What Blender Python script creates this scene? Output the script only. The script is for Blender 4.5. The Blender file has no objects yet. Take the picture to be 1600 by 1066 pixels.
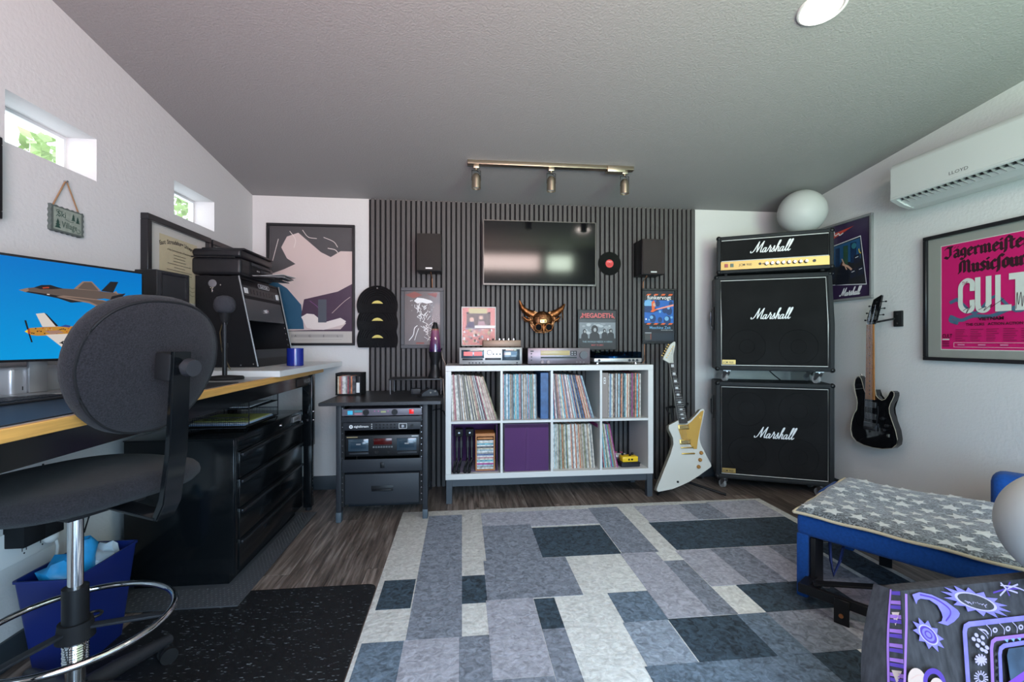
import bpy, bmesh, math, random
from mathutils import Vector, Matrix
random.seed(7)
C = bpy.context.scene.collection
PI = math.pi
def R(d): return math.radians(d)

# ------------------------------------------------------------------ camera, world, lights, exposure
cam_d = bpy.data.cameras.new('camera'); cam = bpy.data.objects.new('camera', cam_d); C.objects.link(cam)
cam_d.sensor_width = 36.0; cam_d.lens = 16.2; cam_d.clip_start = 0.02
cam.location = (0, 0, 1.10); cam.rotation_euler = (R(90), 0, R(-6.2))
bpy.context.scene.camera = cam
vs = bpy.context.scene.view_settings
vs.view_transform = 'Standard'; vs.look = 'None'; vs.gamma = 1.0; vs.use_curve_mapping = False
vs.exposure = 0.38
w = bpy.data.worlds.new('sky'); bpy.context.scene.world = w; w.use_nodes = True
bg = w.node_tree.nodes['Background']; bg.inputs[0].default_value = (0.80, 0.90, 1.0, 1); bg.inputs[1].default_value = 2.4
def area(name, loc, rot, sx, sy, power, col, spread=180):
    l = bpy.data.lights.new(name, 'AREA'); l.shape = 'RECTANGLE'; l.size = sx; l.size_y = sy
    l.energy = power; l.color = col; l.spread = R(spread)
    o = bpy.data.objects.new(name, l); C.objects.link(o); o.location = loc; o.rotation_euler = rot
    return o
# daylight through the glazed doors and the clerestory windows in the front wall behind the camera
area('door_daylight', (0.75, -1.27, 1.05), (R(68), 0, 0), 2.6, 1.9, 96, (0.38, 0.69, 1.0))
# clerestory panes: added tint, warm in the long one, green in the short, for the ceiling
area('clerestory_daylight', (0.55, -1.27, 2.50), (R(92), 0, 0), 1.65, 0.26, 28, (1.0, 0.77, 0.70))
area('clerestory_green_tint', (1.75, -1.27, 2.50), (R(92), 0, 0), 0.44, 0.26, 8, (0.84, 1.0, 0.80))
# added upward fill lamps, pink (left) and green (right), to tint the ceiling
area('pink_ceiling_fill', (0.05, -1.22, 1.35), (R(128), 0, R(6)), 1.2, 1.1, 44, (1.0, 0.53, 0.45), 100)
area('green_ceiling_fill', (1.45, -1.22, 1.35), (R(128), 0, R(-10)), 1.2, 1.1, 32, (0.68, 1.0, 0.50), 100)

# ------------------------------------------------------------------ materials
MATS = {}
def mat(name, col, rough=0.5, metal=0.0, bump=0.0, bscale=200.0, var=0.0, vscale=8.0, coat=0.0, spec=0.5, emit=0.0, sheen=0.0, stretch=None, trans=0.0, vd=0.0):
    if name in MATS: return MATS[name]
    m = bpy.data.materials.new(name); m.use_nodes = True; nt = m.node_tree; p = nt.nodes['Principled BSDF']
    p.inputs['Base Color'].default_value = (*col, 1); p.inputs['Roughness'].default_value = rough
    p.inputs['Metallic'].default_value = metal; p.inputs['Specular IOR Level'].default_value = spec
    p.inputs['Coat Weight'].default_value = coat; p.inputs['Coat Roughness'].default_value = 0.06
    if sheen: p.inputs['Sheen Weight'].default_value = sheen
    if trans: p.inputs['Transmission Weight'].default_value = trans
    if emit:
        p.inputs['Emission Color'].default_value = (*col, 1); p.inputs['Emission Strength'].default_value = emit
    if var or bump:
        tc = nt.nodes.new('ShaderNodeTexCoord'); src = tc.outputs['Object']
        if stretch:
            mp = nt.nodes.new('ShaderNodeMapping'); mp.inputs['Scale'].default_value = stretch
            nt.links.new(src, mp.inputs[0]); src = mp.outputs[0]
    if var:
        n = nt.nodes.new('ShaderNodeTexNoise'); n.inputs['Scale'].default_value = vscale; n.inputs['Detail'].default_value = 5; n.inputs['Distortion'].default_value = vd
        nt.links.new(src, n.inputs['Vector'])
        r = nt.nodes.new('ShaderNodeValToRGB')
        r.color_ramp.elements[0].position = 0.3; r.color_ramp.elements[1].position = 0.7
        r.color_ramp.elements[0].color = (*[max(0, c*(1-var)) for c in col], 1)
        r.color_ramp.elements[1].color = (*[min(1, c*(1+var)) for c in col], 1)
        nt.links.new(n.outputs['Fac'], r.inputs[0]); nt.links.new(r.outputs[0], p.inputs['Base Color'])
        if emit: nt.links.new(r.outputs[0], p.inputs['Emission Color'])
    if bump:
        n2 = nt.nodes.new('ShaderNodeTexNoise'); n2.inputs['Scale'].default_value = bscale; n2.inputs['Detail'].default_value = 3
        nt.links.new(src, n2.inputs['Vector'])
        b = nt.nodes.new('ShaderNodeBump'); b.inputs['Strength'].default_value = bump; b.inputs['Distance'].default_value = 0.004
        nt.links.new(n2.outputs['Fac'], b.inputs['Height']); nt.links.new(b.outputs[0], p.inputs['Normal'])
    MATS[name] = m; return m

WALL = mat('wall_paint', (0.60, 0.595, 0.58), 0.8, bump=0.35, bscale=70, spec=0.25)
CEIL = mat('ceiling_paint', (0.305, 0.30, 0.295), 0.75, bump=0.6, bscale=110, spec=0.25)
BLK = mat('black_satin', (0.007, 0.0075, 0.009), 0.4, spec=.35)
BLKG = mat('black_gloss_steel', (0.004, 0.005, 0.006), 0.14, spec=.4)
BLKM = mat('black_matte', (0.009, 0.0095, 0.011), 0.7, spec=.25)
PLAS = mat('dark_plastic', (0.02, 0.021, 0.025), 0.45, bump=0.1, bscale=300)
CHAR = mat('charcoal_paint', (0.020, 0.023, 0.029), 0.5, spec=.35)
GREY = mat('grey_plastic', (0.22, 0.22, 0.23), 0.45)
STEEL = mat('steel', (0.62, 0.62, 0.64), 0.22, metal=1.0)
CHROME = mat('chrome', (0.8, 0.8, 0.82), 0.08, metal=1.0)
NICKEL = mat('brushed_nickel', (0.50, 0.43, 0.33), 0.32, metal=1.0)
GOLD = mat('gold_metal', (0.75, 0.50, 0.16), 0.28, metal=1.0)
WHITE = mat('white_lacquer', (0.64, 0.64, 0.62), 0.28, spec=0.5)
WHITEM = mat('white_matte', (0.70, 0.70, 0.68), 0.6)
WTXT = mat('white_ink', (0.72, 0.73, 0.73), 0.5)
WOODE = mat('maple_edge', (0.62, 0.33, 0.085), 0.45, var=0.18, vscale=6, stretch=(20, 1, 20), bump=0.05)
GLASS = None
def glass_mat(name, col=(1, 1, 1), rough=0.0, alpha=0.1):
    m = bpy.data.materials.new(name); m.use_nodes = True; nt = m.node_tree
    for n in list(nt.nodes): nt.nodes.remove(n)
    out = nt.nodes.new('ShaderNodeOutputMaterial'); mix = nt.nodes.new('ShaderNodeMixShader')
    tr = nt.nodes.new('ShaderNodeBsdfTransparent'); gl = nt.nodes.new('ShaderNodeBsdfGlossy')
    tr.inputs[0].default_value = (*col, 1); gl.inputs['Roughness'].default_value = rough
    lw = nt.nodes.new('ShaderNodeLayerWeight'); pw_ = nt.nodes.new('ShaderNodeMath'); pw_.operation = 'POWER'; pw_.inputs[1].default_value = 4.0
    fr = nt.nodes.new('ShaderNodeMath'); fr.operation = 'MULTIPLY_ADD'; fr.inputs[1].default_value = 0.6; fr.inputs[2].default_value = 0.007
    lw.inputs['Blend'].default_value = 0.5; nt.links.new(lw.outputs['Facing'], pw_.inputs[0]); nt.links.new(pw_.outputs[0], fr.inputs[0])
    nt.links.new(fr.outputs[0], mix.inputs[0]); nt.links.new(tr.outputs[0], mix.inputs[1]); nt.links.new(gl.outputs[0], mix.inputs[2])
    nt.links.new(mix.outputs[0], out.inputs[0]); return m
GLASS = glass_mat('clear_glass'); SMOKE = glass_mat('smoked_acrylic', (0.25, 0.42, 0.55))

# ------------------------------------------------------------------ mesh builder
class M:
    def __init__(s): s.b = bmesh.new(); s.mi = 0
    def _tag(s, faces, mi, smooth):
        for f in faces: f.material_index = s.mi if mi is None else mi; f.smooth = smooth
    def box(s, x0, x1, y0, y1, z0, z1, bev=0.0, mi=None, seg=2, rot=None, piv=None):
        r = bmesh.ops.create_cube(s.b, size=1.0); vs_ = r['verts']
        bmesh.ops.scale(s.b, vec=(abs(x1-x0), abs(y1-y0), abs(z1-z0)), verts=vs_)
        bmesh.ops.translate(s.b, vec=((x0+x1)/2, (y0+y1)/2, (z0+z1)/2), verts=vs_)
        fs = set(f for v in vs_ for f in v.link_faces)
        if bev > 0:
            es = list(set(e for v in vs_ for e in v.link_edges))
            rr = bmesh.ops.bevel(s.b, geom=es, offset=bev, segments=seg, affect='EDGES', profile=0.5)
            vs_ = list(set(v for f in rr['faces'] for v in f.verts)); fs = set(f for v in vs_ for f in v.link_faces)
        if rot is not None:
            p = Vector(piv) if piv is not None else Vector(((x0+x1)/2, (y0+y1)/2, (z0+z1)/2))
            allv = list(set(v for f in fs for v in f.verts))
            bmesh.ops.rotate(s.b, cent=p, matrix=rot, verts=allv)
        s._tag(fs, mi, bev > 0); return s
    def cyl(s, p0, p1, r0, r1=None, n=20, mi=None, cap=True):
        p0 = Vector(p0); p1 = Vector(p1); r1 = r0 if r1 is None else r1; d = p1-p0
        rr = bmesh.ops.create_cone(s.b, cap_ends=cap, cap_tris=False, segments=n, radius1=r0, radius2=r1, depth=d.length)
        q = Vector((0, 0, 1)).rotation_difference(d.normalized()).to_matrix()
        bmesh.ops.rotate(s.b, cent=(0, 0, 0), matrix=q, verts=rr['verts'])
        bmesh.ops.translate(s.b, vec=(p0+p1)/2, verts=rr['verts'])
        fs = set(f for v in rr['verts'] for f in v.link_faces); s._tag(fs, mi, True); return s
    def sph(s, c, r, sc=(1, 1, 1), u=24, v=14, mi=None):
        rr = bmesh.ops.create_uvsphere(s.b, u_segments=u, v_segments=v, radius=r)
        bmesh.ops.scale(s.b, vec=sc, verts=rr['verts']); bmesh.ops.translate(s.b, vec=c, verts=rr['verts'])
        fs = set(f for v_ in rr['verts'] for f in v_.link_faces); s._tag(fs, mi, True); return s
    def tube(s, pts, r, n=8, mi=None, closed=False):
        pts = [Vector(p) for p in pts]; rings = []; N = len(pts)
        for i, p in enumerate(pts):
            a = pts[(i-1) % N] if (closed or i > 0) else p; b_ = pts[(i+1) % N] if (closed or i < N-1) else p
            t = (b_-a).normalized(); up = Vector((0, 0, 1)) if abs(t.z) < 0.9 else Vector((1, 0, 0))
            x = t.cross(up).normalized(); y = t.cross(x).normalized()
            rad = r[i] if isinstance(r, (list, tuple)) else r
            rings.append([s.b.verts.new(p+x*math.cos(2*PI*k/n)*rad+y*math.sin(2*PI*k/n)*rad) for k in range(n)])
        fs = []
        for i in range(N if closed else N-1):
            A = rings[i]; B = rings[(i+1) % N]
            for k in range(n): fs.append(s.b.faces.new((A[k], A[(k+1) % n], B[(k+1) % n], B[k])))
        if not closed: fs.append(s.b.faces.new(rings[0][::-1])); fs.append(s.b.faces.new(rings[-1]))
        s._tag(fs, mi, True); return s
    def lathe(s, prof, c=(0, 0, 0), n=28, mi=None):
        rings = [[s.b.verts.new((c[0]+r*math.cos(2*PI*k/n), c[1]+r*math.sin(2*PI*k/n), c[2]+z)) for k in range(n)] for r, z in prof]
        fs = []
        for A, B in zip(rings, rings[1:]):
            for k in range(n): fs.append(s.b.faces.new((A[k], A[(k+1) % n], B[(k+1) % n], B[k])))
        fs.append(s.b.faces.new(rings[0][::-1])); fs.append(s.b.faces.new(rings[-1]))
        s._tag(fs, mi, True); return s
    def prism(s, poly, axis, a0, a1, mi=None, bev=0.0, smooth=False):
        # poly: list of 2-D points; axis 'y': (x,z) extruded along y; 'x': (y,z); 'z': (x,y)
        def P(p, a): return {'y': (p[0], a, p[1]), 'x': (a, p[0], p[1]), 'z': (p[0], p[1], a)}[axis]
        A = [s.b.verts.new(P(p, a0)) for p in poly]; B = [s.b.verts.new(P(p, a1)) for p in poly]; n = len(poly)
        fs = [s.b.faces.new(A[::-1]), s.b.faces.new(B)]
        for k in range(n): fs.append(s.b.faces.new((A[k], A[(k+1) % n], B[(k+1) % n], B[k])))
        if bev:
            es = [e for f in fs[:2] for e in f.edges]
            rr = bmesh.ops.bevel(s.b, geom=list(set(es)), offset=bev, segments=2, affect='EDGES')
            fs = set(f for f in fs if f.is_valid) | set(rr['faces'])
        s._tag(fs, mi, smooth or bev > 0); return s
    def poly(s, pts, mi=None):
        f = s.b.faces.new([s.b.verts.new(p) for p in pts]); s._tag([f], mi, False); return s
    def ring(s, c, Rr, r, axis='z', n=40, m=8, mi=None):
        pts = []
        for k in range(n):
            a = 2*PI*k/n; u, v = Rr*math.cos(a), Rr*math.sin(a)
            pts.append({'z': (c[0]+u, c[1]+v, c[2]), 'y': (c[0]+u, c[1], c[2]+v), 'x': (c[0], c[1]+u, c[2]+v)}[axis])
        return s.tube(pts, r, m, mi, True)
    def o(s, name, mats, parent=None, loc=None, rot=None, fixn=True):
        if fixn: bmesh.ops.recalc_face_normals(s.b, faces=s.b.faces[:])
        me = bpy.data.meshes.new(name); s.b.to_mesh(me); s.b.free()
        for m in (mats if isinstance(mats, (list, tuple)) else [mats]): me.materials.append(m)
        me.set_sharp_from_angle(angle=R(38))
        ob = bpy.data.objects.new(name, me); C.objects.link(ob)
        if parent: ob.parent = parent
        if loc: ob.location = loc
        if rot: ob.rotation_euler = rot
        return ob
def thing(name, label, cat, loc=(0, 0, 0), rz=0.0, group=None, rx=0.0, ry=0.0):
    o = bpy.data.objects.new(name, None); C.objects.link(o); o.empty_display_size = 0.05
    o.location = loc; o.rotation_euler = (R(rx), R(ry), R(rz)); o['label'] = label; o['category'] = cat
    if group: o['group'] = group
    return o
def tag(o, label, cat, group=None, kind=None):
    o['label'] = label; o['category'] = cat
    if group: o['group'] = group
    if kind: o['kind'] = kind
    return o
def struct(o, label=None):
    o['kind'] = 'structure'
    if label: o['label'] = label
    return o
def lab(o, l): o['label'] = l; return o

# ------------------------------------------------------------------ flat print: coloured shapes on a plane facing local -Y
class Flat:
    def __init__(s): s.m = M(); s.mats = []; s.yy = 0.0
    def mi(s, m):
        if m not in s.mats: s.mats.append(m)
        return s.mats.index(m)
    def poly(s, pts, m): s.m.poly([(u, s.yy, v) for u, v in pts], s.mi(m)); s.yy -= .00006; return s
    def rect(s, u0, u1, v0, v1, m): return s.poly([(u0, v0), (u1, v0), (u1, v1), (u0, v1)], m)
    def disc(s, u, v, r, m, n=24, ry=None, rot=0):
        ry = ry or r; c, d = math.cos(rot), math.sin(rot); P = []
        for k in range(n):
            a = 2*PI*k/n; x, z = r*math.cos(a), ry*math.sin(a); P.append((u+x*c-z*d, v+x*d+z*c))
        return s.poly(P, m)
    def annulus(s, u, v, r0, r1, m, n=28, sx=1.0, rot=0):
        y = s.yy; c, d = math.cos(rot), math.sin(rot)
        def q(r, a):
            x, z = sx*r*math.cos(a), r*math.sin(a); return (u+x*c-z*d, y, v+x*d+z*c)
        for k in range(n):
            a, b = 2*PI*k/n, 2*PI*(k+1)/n
            s.m.poly([q(r0, a), q(r1, a), q(r1, b), q(r0, b)], s.mi(m))
        s.yy -= .00006; return s
    def stroke(s, pts, w, m, smooth=True, nib=None):
        pts = [Vector((p[0], p[1])) for p in pts]
        if smooth and len(pts) > 2: pts = cat_rom(pts)
        y = s.yy; mi = s.mi(m)
        for p, q in zip(pts, pts[1:]):
            if (q-p).length < 1e-7: continue
            y -= .000008
            if nib is None:
                t = (q-p).normalized(); n = Vector((-t.y, t.x))*w/2; e = t*w*0.25
                s.m.poly([(p.x-n.x-e.x, y, p.y-n.y-e.y), (q.x-n.x+e.x, y, q.y-n.y+e.y), (q.x+n.x+e.x, y, q.y+n.y+e.y), (p.x+n.x-e.x, y, p.y+n.y-e.y)], mi)
            else:
                a = Vector((math.cos(nib), math.sin(nib)))*w/2; b = Vector((-math.sin(nib), math.cos(nib)))*w*0.16
                H = hull([c+sg*a+tg*b for c in (p, q) for sg in (-1, 1) for tg in (-1, 1)])
                s.m.poly([(h.x, y, h.y) for h in H], mi)
        s.yy = y-.00003; return s
    def text(s, txt, u, v, size, m, align='LEFT', bold=0.0, rot=0.0, sx=1.0, sp=1.0):
        me = text_mesh(txt, size, align, bold, sp); y = s.yy; mi = s.mi(m); c, d = math.cos(rot), math.sin(rot)
        vv = [s.m.b.verts.new((u+(q.co.x*sx)*c-q.co.y*d, y, v+(q.co.x*sx)*d+q.co.y*c)) for q in me.vertices]
        for f in me.polygons:
            try: nf = s.m.b.faces.new([vv[i] for i in f.vertices]); nf.material_index = mi
            except ValueError: pass
        bpy.data.meshes.remove(me); s.yy -= .00006; return s
    def o(s, name, parent, loc=(0, 0, 0), rot=None): return s.m.o(name, s.mats, parent, loc, rot, fixn=False)
def cat_rom(P, n=5):
    out = []; Q = [P[0]*2-P[1]]+P+[P[-1]*2-P[-2]]
    for i in range(1, len(Q)-2):
        a, b, c, d = Q[i-1], Q[i], Q[i+1], Q[i+2]
        for k in range(n):
            t = k/n; out.append(0.5*((2*b)+(c-a)*t+(2*a-5*b+4*c-d)*t*t+(3*b-3*c+d-a)*t**3))
    out.append(P[-1]); return out
def hull(pts):
    P = sorted(pts, key=lambda p: (p.x, p.y)); cr = lambda o, a, b: (a.x-o.x)*(b.y-o.y)-(a.y-o.y)*(b.x-o.x)
    lo = []
    for p in P:
        while len(lo) > 1 and cr(lo[-2], lo[-1], p) <= 0: lo.pop()
        lo.append(p)
    up = []
    for p in reversed(P):
        while len(up) > 1 and cr(up[-2], up[-1], p) <= 0: up.pop()
        up.append(p)
    return lo[:-1]+up[:-1]
def text_mesh(txt, size, align='LEFT', bold=0.0, sp=1.0):
    cu = bpy.data.curves.new('t', 'FONT'); cu.body = txt; cu.size = size; cu.align_x = align; cu.offset = bold*size
    cu.resolution_u = 2; cu.space_character = sp
    ob = bpy.data.objects.new('t', cu); C.objects.link(ob); dg = bpy.context.evaluated_depsgraph_get()
    me = bpy.data.meshes.new_from_object(ob.evaluated_get(dg)); bpy.data.objects.remove(ob); bpy.data.curves.remove(cu); return me
SCRIPT = [
 [(-.12,.16),(-.10,.04),(0,.02),(.12,.2),(.24,.62),(.33,.98)], [(.33,.98),(.33,.5),(.36,.06)], [(.36,.06),(.52,.6),(.68,1.0)], [(.68,1.0),(.64,.5),(.63,.12),(.69,.02),(.79,.14)],
 [(1.0,.36),(.90,.42),(.81,.28),(.79,.08),(.86,.0),(.95,.12),(1.01,.40)], [(1.01,.40),(.99,.12),(1.04,.0),(1.13,.12)],
 [(1.13,.12),(1.22,.40),(1.25,.60),(1.27,.44)], [(1.27,.44),(1.33,.42),(1.36,.36),(1.33,.12),(1.37,0),(1.46,.12)],
 [(1.46,.12),(1.54,.34),(1.58,.54),(1.61,.26),(1.63,.08),(1.55,0),(1.47,.07)], [(1.62,.05),(1.72,.14)],
 [(1.72,.14),(1.87,.6),(1.93,.95),(1.86,.98),(1.80,.6),(1.76,0)], [(1.77,.15),(1.86,.42),(1.94,.38),(1.93,.15),(1.98,0),(2.07,.12)],
 [(2.28,.36),(2.18,.42),(2.09,.28),(2.07,.08),(2.14,.0),(2.23,.12),(2.29,.40)], [(2.29,.40),(2.27,.12),(2.32,.0),(2.41,.12)],
 [(2.41,.12),(2.54,.5),(2.62,.95),(2.55,1.0),(2.49,.6),(2.47,.15),(2.53,0),(2.61,.12)],
 [(2.61,.12),(2.74,.5),(2.82,.95),(2.75,1.0),(2.69,.6),(2.67,.15),(2.73,0),(2.83,.14)]]
def marshall(F, u, v, width, m, rot=0.0, wt=0.052):
    k = width/3.25
    for st in SCRIPT:
        P = []
        for x, y in st:
            x, y = (x+y*0.28)*k, y*k*0.95; P.append((u+x*math.cos(rot)-y*math.sin(rot), v+x*math.sin(rot)+y*math.cos(rot)))
        F.stroke(P, wt*k*1.5, m, nib=R(15))
BL = {
 'J': (.78, [[(.7,1.42),(.2,1.42),(.05,1.25)], [(.52,1.42),(.52,.35),(.3,.0),(.0,.2)]]),
 'a': (.62, [[(.1,.85),(.28,1),(.45,.85),(.45,.15),(.56,.05)], [(.45,.55),(.12,.42),(.12,.12),(.26,0),(.45,.15)]]),
 'g': (.62, [[(.28,1),(.1,.85),(.1,.3),(.26,.15),(.45,.3)], [(.28,1),(.45,.88),(.45,-.15),(.25,-.4),(.05,-.25)]]),
 'e': (.56, [[(.12,.5),(.42,.65),(.42,.82),(.26,1),(.1,.8),(.1,.2),(.26,0),(.45,.18)]]),
 'r': (.52, [[(.04,.9),(.13,.8),(.13,.12),(.22,.04)], [(.13,.8),(.3,1),(.42,.86)]]),
 'm': (1.0, [[(.04,.9),(.12,.8),(.12,.12),(.2,.04)], [(.12,.8),(.34,1),(.44,.85),(.44,.12),(.52,.04)], [(.44,.8),(.66,1),(.77,.85),(.77,.12),(.88,.04)]]),
 'i': (.34, [[(.04,.9),(.13,.8),(.13,.12),(.24,.04)], [(.1,1.3),(.18,1.24)]]),
 'f': (.40, [[(.5,1.32),(.3,1.48),(.14,1.2),(.14,.0),(.06,-.3)]]),
 't': (.46, [[(.14,1.3),(.14,.15),(.26,0),(.42,.14)], [(0,.95),(.36,.95)]]),
 's': (.54, [[(.42,.86),(.25,1),(.1,.8),(.42,.3),(.28,0),(.06,.14)]]),
 'u': (.68, [[(.04,.9),(.13,.8),(.13,.15),(.3,.0),(.48,.2)], [(.4,.9),(.5,.8),(.5,.12),(.6,.04)]]),
 'c': (.52, [[(.44,.86),(.26,1),(.1,.8),(.1,.2),(.26,0),(.44,.16)]]),
 'o': (.60, [[(.1,.82),(.1,.2),(.28,0),(.47,.2),(.47,.82),(.28,1),(.1,.82)]]),
 'M': (1.15, [[(.22,1.3),(.14,1.1),(.14,.2),(.02,.02)], [(.2,1.3),(.42,1.42),(.52,1.2),(.52,.1)], [(.52,1.2),(.76,1.42),(.9,1.2),(.9,.15),(1.02,.03)]])}
def blackletter(F, txt, u, v, k, m, wx=1.0):
    for ch in txt:
        um = ch == 'ä'; adv, sts = BL['a' if um else ch]
        for st in sts: F.stroke([(u+x*k*wx, v+y*k) for x, y in st], .34*k, m, smooth=False, nib=R(38))
        if um:
            for dx in (.12, .4): F.stroke([(u+dx*k*wx, v+1.28*k), (u+(dx+.06)*k*wx, v+1.34*k)], .2*k, m, False, R(38))
        u += adv*k*wx*1.02
    return u

# ------------------------------------------------------------------ SETTING
XL, XR, YB, YF = -1.52, 2.71, 3.55, -1.30
def cz(y): return 2.165+0.125*(YB-y)
# floor with individual vinyl planks
def plank_mat():
    m = bpy.data.materials.new('vinyl_plank'); m.use_nodes = True; nt = m.node_tree; p = nt.nodes['Principled BSDF']
    g = nt.nodes.new('ShaderNodeNewGeometry'); oi = nt.nodes.new('ShaderNodeObjectInfo')
    ad = nt.nodes.new('ShaderNodeVectorMath'); ad.operation = 'ADD'
    sc = nt.nodes.new('ShaderNodeVectorMath'); sc.operation = 'SCALE'; sc.inputs['Scale'].default_value = 40
    cb = nt.nodes.new('ShaderNodeCombineXYZ')
    for i in range(3): nt.links.new(oi.outputs['Random'], cb.inputs[i])
    nt.links.new(cb.outputs[0], sc.inputs[0]); nt.links.new(g.outputs['Position'], ad.inputs[0]); nt.links.new(sc.outputs[0], ad.inputs[1])
    mp = nt.nodes.new('ShaderNodeMapping'); mp.inputs['Scale'].default_value = (28, 1.8, 1); nt.links.new(ad.outputs[0], mp.inputs[0])
    n = nt.nodes.new('ShaderNodeTexNoise'); n.inputs['Scale'].default_value = 1.6; n.inputs['Detail'].default_value = 8; n.inputs['Roughness'].default_value = 0.65
    n.inputs['Distortion'].default_value = 0.6
    nt.links.new(mp.outputs[0], n.inputs['Vector'])
    r = nt.nodes.new('ShaderNodeValToRGB'); e = r.color_ramp.elements
    e[0].position = 0.30; e[0].color = (0.030, 0.020, 0.016, 1); e[1].position = 0.74; e[1].color = (0.30, 0.24, 0.205, 1)
    x = r.color_ramp.elements.new(0.5); x.color = (0.12, 0.085, 0.068, 1)
    nt.links.new(n.outputs['Fac'], r.inputs[0])
    hs = nt.nodes.new('ShaderNodeHueSaturation'); hs.inputs['Saturation'].default_value = 0.75; mr = nt.nodes.new('ShaderNodeMapRange')
    mr.inputs['To Min'].default_value = 0.75; mr.inputs['To Max'].default_value = 1.6
    nt.links.new(oi.outputs['Random'], mr.inputs[0]); nt.links.new(mr.outputs[0], hs.inputs['Value'])
    nt.links.new(r.outputs[0], hs.inputs['Color']); nt.links.new(hs.outputs[0], p.inputs['Base Color'])
    b = nt.nodes.new('ShaderNodeBump'); b.inputs['Strength'].default_value = 0.25; b.inputs['Distance'].default_value = 0.002
    nt.links.new(n.outputs['Fac'], b.inputs['Height']); nt.links.new(b.outputs[0], p.inputs['Normal'])
    p.inputs['Roughness'].default_value = 0.42; return m
PLANK = plank_mat()
floor = struct(M().box(XL-.15, XR+.15, YF-.15, YB+.15, -.12, -.008).o('floor', BLKM))
pm = None
PW, PL = 0.178, 1.22
ncol = int(math.ceil((XR-XL)/PW))
for c in range(ncol):
    x0 = XL+c*PW; wd = min(PW, XR-x0)-.0015; y = YF-random.random()*PL
    while y < YB-.02:
        a, b_ = max(y, YF), min(y+PL-.002, YB)
        if b_-a > .03:
            full = abs((b_-a)-(PL-.002)) < 1e-4 and abs(wd-(PW-.0015)) < 1e-4
            if full:
                if pm is None:
                    pm = M().box(0, PW-.0015, 0, PL-.002, -.009, 0, 0.0008, seg=1).o('plank', PLANK, floor, (x0, a, 0))
                else:
                    q = bpy.data.objects.new('plank', pm.data); C.objects.link(q); q.parent = floor; q.location = (x0, a, 0)
            else: M().box(0, wd, 0, b_-a, -.009, 0).o('plank', PLANK, floor, (x0, a, 0))
        y += PL
# ceiling
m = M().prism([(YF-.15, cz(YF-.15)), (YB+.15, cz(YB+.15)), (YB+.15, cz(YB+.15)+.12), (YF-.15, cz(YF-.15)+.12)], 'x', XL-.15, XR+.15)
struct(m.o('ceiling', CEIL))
# left wall with two window openings
W1 = (1.716, 2.105, 1.768, 1.945); W2 = (2.627, 3.027, 1.775, 1.957); TH = .15
m = M()
def strip(a, b_, z0, z1a=None, z1b=None):
    z1a = cz(a) if z1a is None else z1a; z1b = cz(b_) if z1b is None else z1b
    m.prism([(a, z0), (b_, z0), (b_, z1b), (a, z1a)], 'x', XL-TH, XL)
strip(YF, W1[0], 0); strip(W1[0], W1[1], 0, W1[2], W1[2]); strip(W1[0], W1[1], W1[3]); strip(W1[1], W2[0], 0)
strip(W2[0], W2[1], 0, W2[2], W2[2]); strip(W2[0], W2[1], W2[3]); strip(W2[1], YB, 0)
bmesh.ops.remove_doubles(m.b, verts=m.b.verts[:], dist=1e-5)
struct(m.o('wall_left', WALL))
m = M().box(XL-TH, XR+TH, YB, YB+TH, 0, cz(YB)); struct(m.o('wall_back', WALL))
m = M().prism([(YF, 0), (YB, 0), (YB, cz(YB)), (YF, cz(YF))], 'x', XR, XR+TH); struct(m.o('wall_right', WALL))
# front wall behind the camera: glazed doors and two clerestory windows
m = M()
def fbox(x0, x1, z0, z1): m.box(x0, x1, YF-TH, YF, z0, z1)
fbox(XL-TH, -.60, 0, cz(YF)); fbox(2.10, XR+TH, 0, cz(YF)); fbox(-.60, 2.10, 2.05, 2.36); fbox(-.60, 2.10, 2.64, cz(YF))
fbox(-.60, -.30, 2.36, 2.64); fbox(1.39, 1.53, 2.36, 2.64); fbox(1.97, 2.10, 2.36, 2.64)
struct(m.o('wall_front', WALL))
def window(name, x0, x1, y0, y1, z0, z1, ax, fr=.02, fm=WHITEM):
    t = bpy.data.objects.new(name, None); C.objects.link(t); struct(t)
    m = M()
    if ax == 'x':
        for a in ((y0, y0+fr, z0, z1), (y1-fr, y1, z0, z1), (y0+fr, y1-fr, z0, z0+fr), (y0+fr, y1-fr, z1-fr, z1)): m.box(x0, x1, a[0], a[1], a[2], a[3])
        m.o('window_frame', fm, t); xm = (x0+x1)/2
        M().box(xm-.002, xm+.002, y0+fr, y1-fr, z0+fr, z1-fr).o('pane', GLASS, t)
    else:
        for a in ((x0, x0+fr, z0, z1), (x1-fr, x1, z0, z1), (x0+fr, x1-fr, z0, z0+fr), (x0+fr, x1-fr, z1-fr, z1)): m.box(a[0], a[1], y0, y1, a[2], a[3])
        m.o('window_frame', fm, t); ym = (y0+y1)/2
        M().box(x0+fr, x1-fr, ym-.002, ym+.002, z0+fr, z1-fr).o('pane', GLASS, t)
    return t
window('window_1', XL-.145, XL-.115, W1[0], W1[1], W1[2], W1[3], 'x', .012)
window('window_2', XL-.145, XL-.115, W2[0], W2[1], W2[2], W2[3], 'x', .012)
window('window_3', -.30, 1.39, YF-.12, YF-.08, 2.36, 2.64, 'y', .025)
window('window_4', 1.53, 1.97, YF-.12, YF-.08, 2.36, 2.64, 'y', .025)
window('door_1', -.60, .75, YF-.12, YF-.08, 0, 2.05, 'y', .06, BLK); window('door_2', .75, 2.10, YF-.12, YF-.08, 0, 2.05, 'y', .06, BLK)
BASE = mat('baseboard_paint', (0.035, 0.045, 0.055), 0.45)
struct(M().box(XL+.012, -.70, YB-.014, YB, 0, .10, .002).o('baseboard_back', BASE))
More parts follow.
